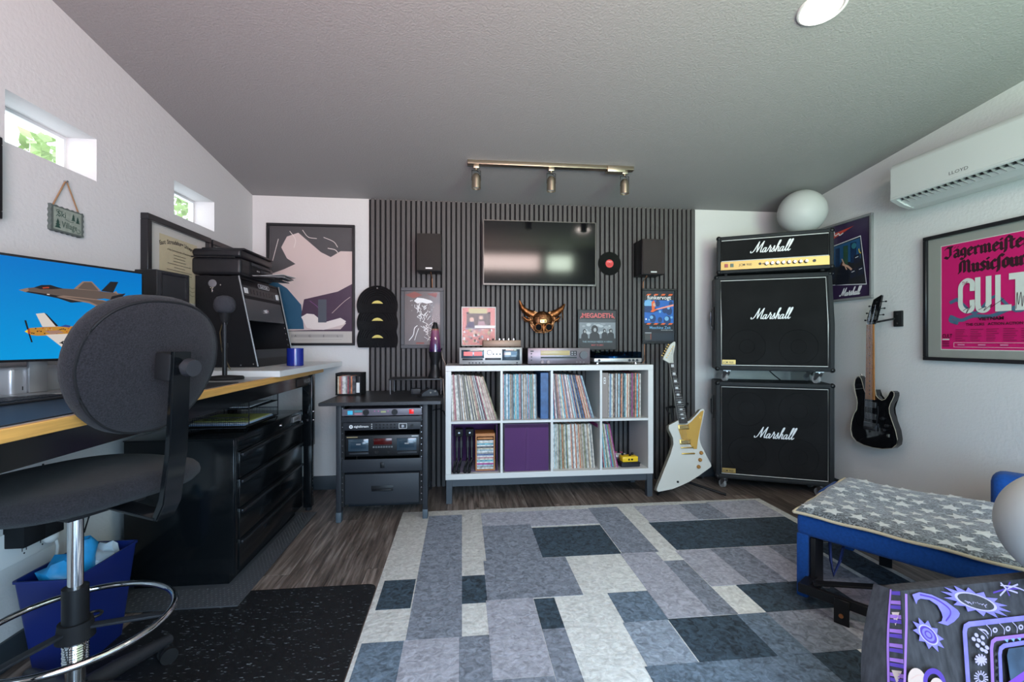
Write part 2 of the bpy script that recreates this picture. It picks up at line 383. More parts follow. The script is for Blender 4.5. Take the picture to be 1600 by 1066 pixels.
struct(M().box(XL, XL+.012, YF, YB-.014, 0, .10, .002).o('baseboard_left', BASE))
struct(M().box(XR-.012, XR, YF, YB-.014, 0, .10, .002).o('baseboard_right', BASE))
struct(M().box(1.885, XR-.012, YB-.014, YB, 0, .10, .002).o('trim_1', BASE))
# slatted accent panel
SLAT = mat('slat_finish', (0.066, 0.061, 0.060), 0.55, var=0.12, vscale=4, stretch=(30, 30, 1), bump=.05)
t = thing('slat_panel', 'tall dark grey panel of narrow upright slats covering the middle of the back wall', 'wall panel', (0.59, YB, 0))
M().box(-1.28, 1.28, -.012, 0, 0, 2.160).o('backing', mat('black_felt', (.006, .006, .007), .9), t)
s0 = None; NS = 68
for i in range(NS):
    x = -1.262+i*(2.54/NS)
    if s0 is None: s0 = M().box(0, .0245, -.032, -.012, 0, 2.158, .001, seg=1).o('slat', SLAT, t, (x, 0, 0))
    else: q = bpy.data.objects.new('slat', s0.data); C.objects.link(q); q.parent = t; q.location = (x, 0, 0)
YS = YB-.032   # front of the slats

# ------------------------------------------------------------------ OUTSIDE: tree seen through the small windows
LEAF = mat('leaf_green', (0.30, 0.42, 0.16), .6, var=.4, vscale=3)
def tree(x, y, h, r, label):
    t = thing('tree', label, 'tree', (x, y, -.3), 0, 'trees beyond the small windows')
    M().cyl((0, 0, 0), (0, 0, h*.7), .12, .06, 10).o('trunk', mat('bark', (.10, .07, .05), .9), t)
    m = M()
    for k in range(520):
        a = random.uniform(0, 2*PI); b_ = random.uniform(-1, 1); q = r*random.uniform(.35, 1)**.6
        s_ = math.sqrt(1-b_*b_); c = Vector((q*s_*math.cos(a), q*s_*math.sin(a), h*.7+q*b_*1.1))
        u = Vector((random.gauss(0, 1), random.gauss(0, 1), random.gauss(0, 1))).normalized()*.13; v = u.orthogonal().normalized()*.06
        m.poly([c-u, c+v, c+u, c-v])
    f = m.o('foliage', LEAF, t); f['kind'] = 'stuff'
tree(-6.0, 7.9, 5.1, 1.0, 'pale green leafy tree seen through the front small window')
tree(-6.2, 11.3, 5.9, 1.15, 'leafy green tree seen through the far small window')

# ------------------------------------------------------------------ RUG
RW = mat('rug_ivory', (0.68, 0.70, 0.69), .95, bump=.9, bscale=45, var=0.21, vscale=38, vd=1.2)
RL = mat('rug_lavender', (0.36, 0.37, 0.43), .95, bump=.9, bscale=45, var=0.30, vscale=38, vd=1.2)
RM = mat('rug_grey', (0.20, 0.225, 0.275), .95, bump=.9, bscale=45, var=0.42, vscale=38, vd=1.2)
RB = mat('rug_blue_grey', (0.12, 0.165, 0.22), .95, bump=.9, bscale=45, var=0.52, vscale=38, vd=1.2)
RD = mat('rug_navy', (0.033, 0.055, 0.078), .95, bump=.9, bscale=45, var=0.68, vscale=38, vd=1.2)
rug = thing('area_rug', 'large rug with patchwork of ivory, grey and navy rectangles in middle of floor', 'rug', (0.84, 1.5, 0))
M().box(-1.215, 1.215, -1.50, 1.50, .0005, .006, .002).o('pile_base', RW, rug)
blocks = [(-.205,.0,1.715,2.915,'M'),(-.35,-.21,1.92,2.15,'D'),(-.36,-.21,1.36,1.713,'B'),(-.21,-.01,1.30,1.713,'L'),
 (0,.11,1.927,2.154,'D'),(-.01,.10,1.30,1.713,'M'),(.12,.83,2.69,2.93,'L'),(.12,.405,2.29,2.72,'M'),(.106,.52,1.94,2.29,'M'),(.405,.815,2.295,2.665,'D'),
 (.82,1.015,2.295,2.945,'M'),(1.127,1.445,2.675,2.94,'L'),(.10,.30,1.484,1.94,'L'),(.302,.39,1.723,1.93,'D'),(.302,.39,1.30,1.723,'M'),
 (.627,.806,1.73,1.94,'B'),(.62,.80,1.49,1.73,'L2'),(1.117,1.995,2.303,2.668,'D'),(.808,.995,1.738,2.295,'L'),(.995,1.10,1.738,2.193,'M'),
 (1.105,1.295,1.945,2.296,'L'),(1.295,1.475,1.943,2.296,'M'),(1.475,1.62,1.943,2.296,'L'),(1.62,1.83,1.943,2.296,'M'),(1.22,1.64,1.733,1.943,'D'),(.805,1.09,1.49,1.733,'D'),
 (1.09,1.215,1.49,1.733,'B'),(1.215,1.45,1.49,1.733,'M'),(1.45,1.62,1.49,1.733,'L'),(1.64,1.86,1.733,1.943,'L'),(1.86,2.02,1.60,2.296,'D'),(1.445,1.645,2.68,2.945,'M'),(1.645,2.0,2.68,2.965,'L'),
 (.61,1.215,1.25,1.488,'B'),(1.215,1.39,1.25,1.488,'D'),(1.52,1.86,1.2,1.49,'D'),(1.39,1.52,1.2,1.49,'W'),(.10,.30,1.15,1.48,'M'),(-.36,-.21,.9,1.3,'L'),(-.21,.1,.8,1.28,'D'),
 (.4,.8,.6,1.15,'M'),(.8,1.2,.5,1.2,'L'),(1.2,1.8,.4,1.1,'M'),(-.36,.3,.1,.75,'B'),(1.62,1.86,1.49,1.733,'M')]
RMAP = dict(W=RW, L=RL, L2=mat('rug_pale_blue', (0.26, 0.31, 0.38), .95, bump=.9, bscale=45, var=0.38, vscale=38, vd=1.2), M=RM, B=RB, D=RD)
for i, (x0, x1, y0, y1, c) in enumerate(blocks):
    M().box(x0-.84, x1-.84, y0-1.5, y1-1.5, .004, .0072+.00003*i).o('patch', RMAP[c], rug)
# anti-fatigue mat and tread mat
def speck_mat():
    m = bpy.data.materials.new('speckled_rubber'); m.use_nodes = True; nt = m.node_tree; p = nt.nodes['Principled BSDF']
    tc = nt.nodes.new('ShaderNodeTexCoord'); n = nt.nodes.new('ShaderNodeTexNoise'); n.inputs['Scale'].default_value = 130; n.inputs['Detail'].default_value = 3
    mp = nt.nodes.new('ShaderNodeMapping'); mp.inputs['Scale'].default_value = (.35, 1.3, 1); mp.inputs['Rotation'].default_value = (0, 0, .5)
    nt.links.new(tc.outputs['Object'], mp.inputs[0]); nt.links.new(mp.outputs[0], n.inputs['Vector'])
    r = nt.nodes.new('ShaderNodeValToRGB'); r.color_ramp.elements[0].position = .64; r.color_ramp.elements[0].color = (.006, .007, .009, 1)
    r.color_ramp.elements[1].position = .72; r.color_ramp.elements[1].color = (.20, .23, .26, 1)
    nt.links.new(n.outputs['Fac'], r.inputs[0]); nt.links.new(r.outputs[0], p.inputs['Base Color']); p.inputs['Roughness'].default_value = .55
    return m
m = M(); P = []
for cx, cy, a0 in ((-.42, 2.095, 0), (-1.24, 2.095, 90), (-1.24, .44, 180), (-.42, .44, 270)):
    for k in range(6): a = R(a0+18*k); P.append((cx+.04*math.cos(a), cy+.04*math.sin(a)))
m.prism(P, 'z', .0005, .0045)
tag(m.o('chair_mat', speck_mat()), 'black speckled rubber mat on floor under the drafting chair', 'mat')
def tread_mat():
    m = bpy.data.materials.new('tread_plate'); m.use_nodes = True; nt = m.node_tree; p = nt.nodes['Principled BSDF']
    p.inputs['Base Color'].default_value = (.05, .053, .06, 1); p.inputs['Roughness'].default_value = .38
    return m
t = thing('tread_plate_mat', 'dark diamond tread plate mat under the black tool cabinet', 'mat', (-1.22, 2.53, .0045))
M().box(-.29, .30, -.52, .53, 0, .006, .002).o('sheet', tread_mat(), t)
m = M(); k = 0
for i in range(34):
    for j in range(62):
        x = -.28+i*.017+(.0085 if j % 2 else 0); y = -.51+j*.0168
        if x > .29 or (x < .20 and y > -.37): continue
        a = R(45 if (i+j) % 2 else -45); dx, dy = math.cos(a)*.006, math.sin(a)*.006; nx, ny = -math.sin(a)*.0018, math.cos(a)*.0018
        m.poly([(x-dx, y-dy, .0062), (x+nx, y+ny, .0078), (x+dx, y+dy, .0062), (x-nx, y-ny, .0062)])
o = m.o('raised_tread', mat('tread_worn', (.13, .135, .145), .35, metal=.3), t); o['kind'] = 'stuff'

# ------------------------------------------------------------------ RECORD SHELF (cube unit) and its contents
KX, KY, KZ0, KZ1 = -.11, 3.13, .163, .933; FRM, DIV = .038, .0157; CW = .333; KD = .375
t = thing('cube_shelf', 'white eight-cube shelving unit on dark metal legs against the slatted wall', 'shelf', (KX, KY, 0))
WD = 2*FRM+4*CW+3*DIV; CH = (KZ1-KZ0-2*FRM-DIV)/2
M().box(0, WD, 0, KD, KZ1-FRM, KZ1, .0015, seg=1).o('top_board', WHITE, t)
M().box(0, WD, 0, KD, KZ0, KZ0+FRM, .0015, seg=1).o('bottom_board', WHITE, t)
for x in (0, WD-FRM): M().box(x, x+FRM, 0, KD, KZ0+FRM, KZ1-FRM, .0015, seg=1).o('side_board', WHITE, t)
M().box(FRM, WD-FRM, .003, KD, KZ0+FRM+CH, KZ0+FRM+CH+DIV).o('middle_shelf', WHITE, t)
for i in range(3):
    x = FRM+CW+i*(CW+DIV)
    for z in (KZ0+FRM, KZ0+FRM+CH+DIV): M().box(x, x+DIV, .003, KD, z, z+CH).o('divider', WHITE, t)
LEG = mat('slate_metal', (.045, .055, .068), .45, bump=.05)
M().box(.04, WD-.04, .012, .03, .115, .1628).box(.04, WD-.04, KD-.03, KD-.012, .115, .1628).box(.012, .03, .04, KD-.04, .115, .1628).box(WD-.03, WD-.012, .04, KD-.04, .115, .1628).o('base_frame', LEG, t)
for x in (.004, WD-.044):
    for y in (.004, KD-.044): lab(M().box(x, x+.04, y, y+.04, 0.0075 if y < .1 and False else 0, .1628, .002, seg=1).o('leg', LEG, t), 'dark slate metal leg')
def cub(i, row):
    return KX+FRM+i*(CW+DIV), (KZ0+FRM+CH+DIV if row == 0 else KZ0+FRM)
PAL = {'cream': (.60,.54,.42), 'white': (.72,.72,.70), 'tan': (.42,.30,.20), 'pale blue': (.36,.50,.56), 'teal': (.06,.24,.30), 'maroon': (.19,.035,.05),
       'pink': (.50,.26,.28), 'grey': (.32,.32,.32), 'charcoal': (.045,.045,.05), 'navy': (.03,.06,.15), 'rust': (.33,.11,.05), 'ivory': (.66,.63,.55), 'olive': (.25,.25,.14), 'sky blue': (.14,.36,.52), 'magenta': (.45,.05,.26), 'brown': (.13,.08,.055)}
def spine_mat(nm):
    if 'spine_'+nm in MATS: return MATS['spine_'+nm]
    col = PAL[nm]; m = mat('spine_'+nm, col, .5); nt = m.node_tree; p = nt.nodes['Principled BSDF']
    tc = nt.nodes.new('ShaderNodeNewGeometry'); mp = nt.nodes.new('ShaderNodeMapping'); mp.inputs['Scale'].default_value = (60, 4, 45)
    nt.links.new(tc.outputs['Position'], mp.inputs[0]); n = nt.nodes.new('ShaderNodeTexNoise'); n.inputs['Scale'].default_value = 1; n.inputs['Detail'].default_value = 2
    nt.links.new(mp.outputs[0], n.inputs['Vector']); r = nt.nodes.new('ShaderNodeValToRGB'); lum = sum(col)/3
    e = r.color_ramp.elements; e[0].position = .40; e[1].position = .70
    dk = tuple(c*.52 for c in col) if lum > .2 else tuple(min(1, c*2+.06) for c in col)
    e[0].color = (*col, 1); e[1].color = (*dk, 1)
    nt.links.new(n.outputs['Fac'], r.inputs[0]); nt.links.new(r.outputs[0], p.inputs['Base Color']); return m
def ordi(n):
    s = {1: 'st', 2: 'nd', 3: 'rd'}.get(n % 10 if n not in (11, 12, 13) else 0, 'th'); return f'{n}{s}'
def records(i, row, where, x0, x1, lean0, lean1, pal, tmin=.005, tmax=.009):
    cx, z = cub(i, row); x = x0; n = 0; items = []
    while True:
        th = random.uniform(tmin, tmax); f = (x-x0)/(x1-x0); a = R(lean0+(lean1-lean0)*min(1, f)); wbase = th/math.cos(a)
        if x+wbase > x1: break
        items.append((x, th, a)); x += wbase+.0006; n += 1
    last = None
    for k, (x, th, a) in enumerate(items):
        c = random.choice(pal)
        while c == last: c = random.choice(pal)
        last = c; h = random.uniform(.309, .315)
        # the sleeve leans to the left: rotate about its bottom right corner
        o = M().box(-th, 0, 0, .295, 0, h).o('record', spine_mat(c), None, (cx+x+th*math.cos(a), KY+.055+random.uniform(-.006, .006), z+.0003), (0, -a, 0))
        tag(o, f'{c} record sleeve, {ordi(k+1)} from the left in the {where}', 'record', f'records in the {where}')
warm = ['cream', 'ivory', 'tan', 'maroon', 'charcoal', 'white', 'brown', 'pink', 'olive', 'grey', 'cream', 'ivory', 'white']
cool = ['pale blue', 'sky blue', 'teal', 'cream', 'grey', 'olive', 'ivory', 'tan', 'pink', 'charcoal', 'pale blue', 'white']
mixd = ['cream', 'ivory', 'white', 'teal', 'navy', 'charcoal', 'tan', 'pink', 'rust', 'pale blue', 'grey']
records(0, 0, 'upper left cube', .004, .325, 1.5, 19, warm)
records(1, 0, 'second upper cube', .004, .255, 0.3, 1.0, cool)
records(2, 0, 'third upper cube', .004, .312, 3, 17, mixd)
records(3, 0, 'upper right cube', .062, .30, -.2, -.2, ['navy', 'charcoal', 'rust', 'grey', 'ivory', 'white', 'teal', 'magenta', 'brown', 'pale blue'], .006, .011)
records(2, 1, 'third lower cube', .004, .315, .5, 5, ['cream', 'ivory', 'cream', 'white', 'tan', 'grey', 'pale blue', 'olive', 'rust'])
records(3, 1, 'lower right cube', .004, .135, 4, 12, ['magenta', 'maroon', 'ivory', 'pale blue', 'olive', 'pink', 'cream', 'teal'])
cx, z = cub(1, 0)
o = M().box(.268, .325, .045, .32, 0, .322, .002, seg=1).o('box_set', mat('box_set_blue', (.035, .10, .25), .45, var=.3, vscale=30), None, (cx, KY, z+.0003)); tag(o, 'thick blue boxed record set at right end of second upper cube', 'record box')
F = Flat(); F.text('THE COLLECTION', 0, 0, .016, mat('ink_lilac', (.45, .35, .6), .5), 'CENTER', rot=R(90)) if False else None
cx, z = cub(3, 0)
bs = thing('box_set', 'thick taupe boxed record set at left end of upper right cube', 'record box', (cx, KY, z+.0003))
M().box(.003, .058, .045, .32, 0, .318, .002, seg=1).o('case', mat('box_set_taupe', (.26, .22, .20), .6), bs)
F = Flat(); F.rect(.024, .038, .24, .285, WTXT); F.rect(.027, .035, .246, .260, mat('box_set_taupe', (.26, .22, .20))); F.rect(.027, .035, .266, .279, mat('box_set_taupe', (.26, .22, .20))); F.o('title_mark', bs, (0, .0445, 0))
# purple fabric bins
PUR = mat('purple_fabric', (.075, .020, .105), .85, bump=.4, bscale=260, sheen=.3)
PURD = mat('purple_fabric_dark', (.04, .012, .055), .9, bump=.4, bscale=260)
def fabric_bin(i, label, tilt=0, w_=.30, dx=.0, d0=.0):
    cx, z = cub(i, 1); t = thing('fabric_bin', label, 'storage bin', (cx+dx, KY+.02+d0, z+.0003), tilt)
    return t
t = fabric_bin(1, 'closed purple fabric storage bin filling the second lower cube', dx=.014)
M().box(0, .308, 0, .30, 0, .325, .004).o('bin_body', PUR, t); M().box(.148, .162, -.004, 0, .006, .30, .001, seg=1).o('pull_strap', PUR, t); M().box(.003, .305, -.002, .0, .302, .322).o('top_hem', PURD, t)
t = fabric_bin(0, 'open purple fabric bin lying in the lower left cube', dx=.004, d0=.03)
m = M(); m.box(0, .004, 0, .29, 0, .325).box(.312, .316, 0, .29, 0, .325, rot=Matrix.Rotation(R(-2), 3, 'Z')).box(.004, .312, .286, .29, 0, .325).box(.004, .312, 0, .286, 0, .004).box(.004, .312, 0, .286, .321, .325)
m.o('bin_body', PUR, t)
# folded black stands in the bin (bent legs with round feet)
cx, z = cub(0, 1)
for k, xx in enumerate((.052, .105)): pass
def folded_stand(x, label):
    t = thing('folded_stand', label, 'instrument stand', (cx+x, KY+.0, z+.006))
    for dx in (-.014, .014):
        M().tube([(dx, .09, .25), (dx, .07, .20), (dx, .05, .09), (dx-.01, .03, .05), (dx-.016, .012, .035)], [.0085, .0095, .0095, .010, .010], 10).o('leg', BLK, t)
        M().sph((dx-.018, .004, .012), .0135, (1, 1, 1), 14, 10).cyl((dx-.016, .012, .035), (dx-.018, .005, .014), .010, n=10).o('rubber_foot', BLKM, t)
        M().cyl((dx, .072, .203), (dx, .060, .16), .0118, n=12).o('grey_sleeve', CHAR, t)
    M().box(-.028, .028, .06, .13, .235, .285, .006).cyl((0, .058, .262), (0, .05, .262), .006, n=10, mi=1).o('pivot_block', [BLKM, STEEL], t)
folded_stand(.052, 'folded black stand leaning at far left of lower left cube'); folded_stand(.125, 'folded black stand beside the wooden cassette crate in lower left cube')
# wooden crate with CDs
WOODC = mat('crate_wood', (.42, .16, .04), .45, var=.2, vscale=10)
t = thing('cd_crate', 'small reddish wooden crate holding a stack of discs in lower left cube', 'crate', (cx+.165, KY+.045, z+.0065))
m = M(); m.box(0, .008, 0, .15, 0, .255).box(.125, .133, 0, .15, 0, .255).box(.008, .125, 0, .15, 0, .008).box(.008, .125, .142, .15, .008, .255).box(.008, .125, 0, .142, .235, .255).box(.012, .121, .0, .012, .213, .228, .004)
m.o('crate_body', WOODC, t)
zz = .009; k = 0; names = ['white', 'grey', 'pale blue', 'magenta', 'white', 'teal', 'ivory', 'pink', 'white', 'navy', 'grey', 'white', 'pale blue', 'cream', 'charcoal', 'white', 'teal', 'ivory']
while zz+.0105 < .210:
    c = names[k % len(names)]; dd = random.uniform(-.002, .003)
    o = M().box(0, .114, 0, .125, 0, .0098).o('disc_case', spine_mat(c), None, (cx+.165+.0095, KY+.045+.006+dd, z+.0065+zz))
    tag(o, f'{c} disc case, {ordi(k+1)} from the bottom of the wooden crate', 'disc case', 'disc cases in the wooden crate'); zz += .0104; k += 1
# pedals in lower right cube
cx, z = cub(3, 1)
t = thing('effects_pedal', 'black and white effects pedal behind the yellow pedal in lower right cube', 'pedal', (cx+.19, KY+.20, z+.0003), -12)
M().box(-.045, .05, -.06, .06, 0, .05, .005).o('pedal_body', BLK, t); M().box(-.04, .045, -.062, -.01, .05, .064, .003, rot=Matrix.Rotation(R(8), 3, 'X')).o('treadle', WHITEM, t)
M().cyl((-.02, .03, .05), (-.02, .03, .066), .010, n=12).cyl((.02, .03, .05), (.02, .03, .066), .010, n=12).o('knob', mat('pink_plastic', (.5, .1, .2), .4), t)
t = thing('pedal_case', 'dark low plastic case under the yellow pedal', 'case', (cx+.225, KY+.085, z+.0003), 3)
M().box(-.075, .065, -.045, .05, 0, .034, .006).o('case_body', CHAR, t); M().box(-.077, .067, -.047, .052, .024, .030, .001).o('lid_rim', BLKM, t)
YEL = mat('yellow_enamel', (.85, .55, .02), .35)
t = thing('effects_pedal', 'bright yellow effects pedal with dark footswitch in lower right cube', 'pedal', (cx+.223, KY+.085, z+.0345), 3)
M().box(-.062, .056, -.036, .04, 0, .038, .006).o('pedal_body', YEL, t)
M().cyl((.005, -.010, .038), (.005, -.010, .050), .009, n=12).o('footswitch', BLK, t)
for x in (-.04, .035): M().cyl((x, .02, .038), (x, .02, .052), .009, n=12).o('knob', BLK, t)
F = Flat(); F.disc(-.035, .02, .007, mat('red_ink', (.6, .05, .03))); F.text('FX', .0, .012, .016, BLK, 'CENTER', .03); F.o('pedal_print', t, (0, -.0365, 0)) if False else F.m.b.free()
M().box(-.02, -.008, -.037, -.0355, .012, .024).box(.002, .016, -.037, -.0355, .012, .024, rot=Matrix.Rotation(R(10), 3, 'Y')).o('front_marks', BLK, t)

# --- electronics on top of the cube shelf
KT = KZ1
SILV = mat('silver_face', (.36, .35, .34), .35, metal=.5); SILW = mat('warm_silver_face', (.34, .30, .30), .33, metal=.5)
BLU = mat('dark_window', (.03, .05, .07), .12, coat=.5)
REDD = mat('red_display', (.45, .03, .02), .3, emit=.5); AMB = mat('amber_display', (.33, .27, .13), .3, emit=.3)
t = thing('cassette_cd_deck', 'silver combined disc and cassette deck at left end of shelf top', 'stereo deck', (-.018, 3.15, KT))
M().box(.004, .426, .012, .28, .008, .118, .002).o('deck_case', GREY, t); M().box(0, .43, 0, .012, .008, .122, .002).o('face_plate', SILV, t)
for x in (.04, .39):
    for y in (.04, .24): M().cyl((x, y, 0), (x, y, .010), .015, n=14).o('foot', BLKM, t)
M().box(.014, .168, -.002, .002, .050, .106, .001).o('display_window', BLU, t); M().box(.03, .09, -.0035, -.001, .066, .094).box(.10, .155, -.0035, -.001, .066, .094).o('red_digits', REDD, t)
M().box(.020, .160, -.004, .002, .036, .048, .001).o('disc_tray', BLK, t)
M().cyl((.205, -.010, .088), (.205, 0, .088), .015, n=20).o('knob', SILV, t); M().cyl((.205, -.001, .088), (.205, .001, .088), .018, n=20).o('knob_ring', BLK, t)
for i in range(3): M().cyl((.232+i*.023, -.003, .077), (.232+i*.023, 0, .077), .005, n=10).o('button', BLK, t)
M().box(.175, .285, -.003, .001, .037, .051, .001).o('button_row', BLK, t)
M().box(.292, .414, -.003, .001, .034, .110, .001).o('cassette_door', BLU, t); M().box(.315, .352, -.004, -.002, .070, .090).o('cassette_window', WTXT, t); M().box(.354, .392, -.0042, -.002, .072, .092).o('cassette_label', mat('steel_blue', (.10, .20, .30)), t)
for i in range(5): M().cyl((.068+i*.023, -.003, .018), (.068+i*.023, 0, .018), .0045, n=10).o('button', BLK, t)
M().cyl((.395, -.004, .018), (.395, 0, .018), .0055, n=10).o('button', BLK, t)
# little headphone amplifier on the deck
t = thing('tube_amplifier', 'small brown amplifier with chrome knobs on top of silver deck', 'amplifier', (.145, 3.18, KT+.1225))
M().box(0, .262, 0, .12, .004, .050, .003).o('amplifier_case', mat('bronze_case', (.20, .13, .09), .4, metal=.4), t)
for x in (.02, .242):
    for y in (.02, .1): M().cyl((x, y, 0), (x, y, .005), .008, n=10).o('foot', BLKM, t)
for i, x in enumerate((.035, .07, .115, .145, .18, .215)): M().cyl((x, .03, .050), (x, .03, .062), .007, n=14).o('knob', CHROME if i != 1 else BLK, t)
# receiver
t = thing('stereo_receiver', 'purplish grey stereo receiver with amber display in middle of shelf top', 'stereo receiver', (.452, 3.15, KT))
M().box(.004, .436, .012, .30, .008, .116, .002).o('receiver_case', BLK, t); M().box(0, .44, 0, .012, .008, .118, .002).o('face_plate', mat('plum_face', (.16, .135, .15), .3, metal=.5), t)
for x in (.04, .40):
    for y in (.04, .26): M().cyl((x, y, 0), (x, y, .010), .015, n=14).o('foot', BLKM, t)
M().box(.09, .295, -.002, .002, .068, .100, .001).o('display_window', AMB, t); M().box(.30, .345, -.002, .002, .066, .098, .001).o('preset_panel', BLK, t)
for i in range(2):
    for j in range(2): M().box(.306+i*.02, .318+i*.02, -.004, -.002, .070+j*.014, .078+j*.014).o('button', GREY, t)
M().cyl((.392, -.014, .070), (.392, 0, .070), .027, n=30).o('volume_knob', mat('knob_dark', (.05, .045, .05), .35, metal=.3), t)
M().box(.09, .345, -.001, .002, .046, .058).o('lower_slot', BLK, t)
for x in (.10, .142): M().cyl((x, -.012, .022), (x, 0, .022), .0105, n=16).o('knob', mat('plum_knob', (.12, .08, .08), .3, metal=.5), t)
for i in range(3): M().cyl((.025, -.002, .035+i*.022), (.025, 0, .035+i*.022), .005, n=10).o('button', BLK, t)
M().box(.018, .040, -.002, .001, .092, .100).o('power_button', BLK, t)
for i in range(3): M().cyl((.345+i*.025, -.002, .020), (.345+i*.025, 0, .020), .004, n=10).o('button', GREY, t)
# turntable
t = thing('turntable', 'slim silver turntable with blue tinted lid at right end of shelf top', 'turntable', (.925, 3.16, KT), -1)
M().box(0, .345, 0, .30, .018, .045, .003).o('plinth', SILV, t)
for x in (.03, .31):
    for y in (.03, .27): M().lathe([(.012, 0), (.014, .008), (.010, .019)], (x, y, 0), 14).o('foot', CHROME, t)
m = M(); m.box(.003, .342, .003, .006, .047, .088).box(.003, .342, .29, .293, .047, .088).box(.003, .006, .006, .29, .047, .088).box(.339, .342, .006, .29, .047, .088).box(.003, .342, .003, .293, .088, .091)
m.o('dust_cover', SMOKE, t)
M().lathe([(.145, 0), (.145, .012), (.14, .014)], (.155, .15, .046), 40).o('platter', mat('platter_blue', (.10, .22, .32), .3, metal=.6), t)
M().cyl((.30, .24, .046), (.30, .24, .07), .012).tube([(.30, .24, .068), (.295, .12, .066), (.255, .075, .062)], .003, 6).o('tonearm', STEEL, t)
for x in (.035, .255, .283, .310): M().cyl((x, -.006, .031), (x, 0, .031), .0085, n=16).o('knob', CHAR, t)
# thin black rubber sheet under receiver / turntable
o = M().box(0, .62, 0, .34, 0, .0005).o('shelf_liner', BLKM, None, (.80, 3.165, KT)); tag(o, 'thin black liner sheet on top of shelf under the turntable', 'mat'); o.location.z = KT; bpy.data.objects.remove(o)

# ------------------------------------------------------------------ PICTURES
def frame_part(t, w_, h, fw, d, fm, z0=0):
    m = M(); m.box(0, w_, 0, d, 0, fw, .002, seg=1).box(0, w_, 0, d, h-fw, h, .002, seg=1).box(0, fw, 0, d, fw, h-fw, .002, seg=1).box(w_-fw, w_, 0, d, fw, h-fw, .002, seg=1)
    return m.o('frame', fm, t)
def glaze(t, w_, h, fw, y): return M().poly([(fw, y, fw), (w_-fw, y, fw), (w_-fw, y, h-fw), (fw, y, h-fw)]).o('glazing', GLASS, t, fixn=False)
FBLK = mat('frame_black', (.012, .012, .014), .3)
# 1. pale figure-like abstract print in the left corner
t = thing('framed_print', 'tall black framed print of pale curved shapes with dark top on white wall beside slats', 'picture', (-1.417, YB-.025, 1.067))
W_, H_ = .625, .895
frame_part(t, W_, H_, .018, .025, FBLK)
F = Flat(); pk = mat('print_blush', (.56, .45, .42)); dk = mat('print_charcoal', (.055, .052, .055)); pu = mat('print_plum', (.045, .018, .045)); te = mat('print_teal', (.01, .075, .14)); gr = mat('print_grey', (.45, .42, .38)); pw = mat('print_pale', (.70, .62, .58))
a, b_ = .018, W_-.018
F.rect(a, b_, .018, H_-.018, pk)
F.poly([(a, H_-.018), (b_, H_-.018), (b_, .70), (.52, .70), (.45, .655), (.38, .69), (.30, .76), (.22, .83), (.14, .80), (.10, .72), (.14, .64), (.20, .60), (.12, .56), (a, .52)], dk)
F.poly([(a, .48), (.06, .47), (.14, .42), (.24, .30), (.26, .12), (a, .12)], te)
F.poly([(b_, .46), (.50, .40), (.40, .375), (.26, .34), (.24, .22), (.30, .205), (.40, .155), (.52, .20), (.56, .165), (.52, .12), (a, .105), (b_, .105)], pu)
F.poly([(.24, .21), (.28, .235), (.33, .23), (.40, .17), (.52, .205), (.56, .18), (.54, .155), (.40, .115), (.33, .12), (.28, .13)], pw)
F.stroke([(.16, .84), (.20, .78), (.19, .72)], .004, pw); F.stroke([(.25, .85), (.29, .80), (.35, .79)], .004, pw); F.stroke([(.08, .78), (.06, .70), (.04, .62)], .004, pw); F.stroke([(.40, .80), (.47, .77), (.50, .73)], .004, pw); F.stroke([(.43, .72), (.48, .71), (.50, .69)], .005, pw)
F.stroke([(.30, .33), (.36, .28), (.40, .20)], .003, mat('print_violet', (.2, .06, .22))); F.stroke([(.46, .24), (.54, .32), (.59, .36)], .003, pk)
F.rect(.36, .42, .17, .34, mat('print_slate', (.06, .07, .09)))
F.rect(a, b_, .018, .105, gr); F.rect(.17, .54, .060, .082, mat('print_grey2', (.33, .31, .29)))
for k, ch in enumerate('NAGEL'): F.text(ch, .10+k*.10, .063, .022, dk, 'CENTER')
F.stroke([(.2, .04), (.53, .045)], .003, mat('print_grey2', (.33, .31, .29)))
F.o('print', t, (0, .016, 0)); glaze(t, W_, H_, .018, .010)
# 2. grey framed white figure on dark ground
FGRY = mat('frame_slate', (.05, .053, .06), .5)
t = thing('framed_print', 'grey framed dark print of a scribbled white ghostly figure behind the lava lamp', 'picture', (-.452, YS-.02, 1.045))
W_, H_ = .315, .455; frame_part(t, W_, H_, .026, .02, FGRY); F = Flat(); bk = mat('print_brown_grey', (.075, .065, .065), .3); wk = mat('print_white', (.75, .75, .75)); rd = mat('print_dull_red', (.22, .05, .04))
F.rect(.026, W_-.026, .026, H_-.026, bk); F.poly([(.03, .40), (.10, .425), (.16, .40), (.09, .375)], rd); F.poly([(.19, .41), (.27, .42), (.26, .38)], rd); F.rect(.11, .17, .032, .045, rd)
F.poly([(.095, .355), (.12, .38), (.165, .375), (.22, .36), (.235, .345), (.19, .335), (.15, .345), (.12, .335)], wk)
random.seed(3)
for k in range(46):
    v = random.uniform(.05, .33); c = .165+.03*math.sin(v*14); dx = random.uniform(-.03, .03); F.stroke([(c+dx, v), (c+dx+random.uniform(-.02, .02), v+.012), (c+dx+random.uniform(-.025, .025), v+.03)], .0035, wk)
for k in range(22): F.disc(random.uniform(.07, .24), random.uniform(.27, .36), random.uniform(.0015, .004), wk, 6)
F.text('presents', .13, .322, .018, wk) if False else None
F.stroke([(.06, .06), (.09, .10), (.10, .15), (.12, .17)], .006, wk); F.stroke([(.10, .06), (.115, .11), (.13, .15)], .004, wk)
F.o('print', t, (0, .012, 0)); glaze(t, W_, H_, .026, .008)
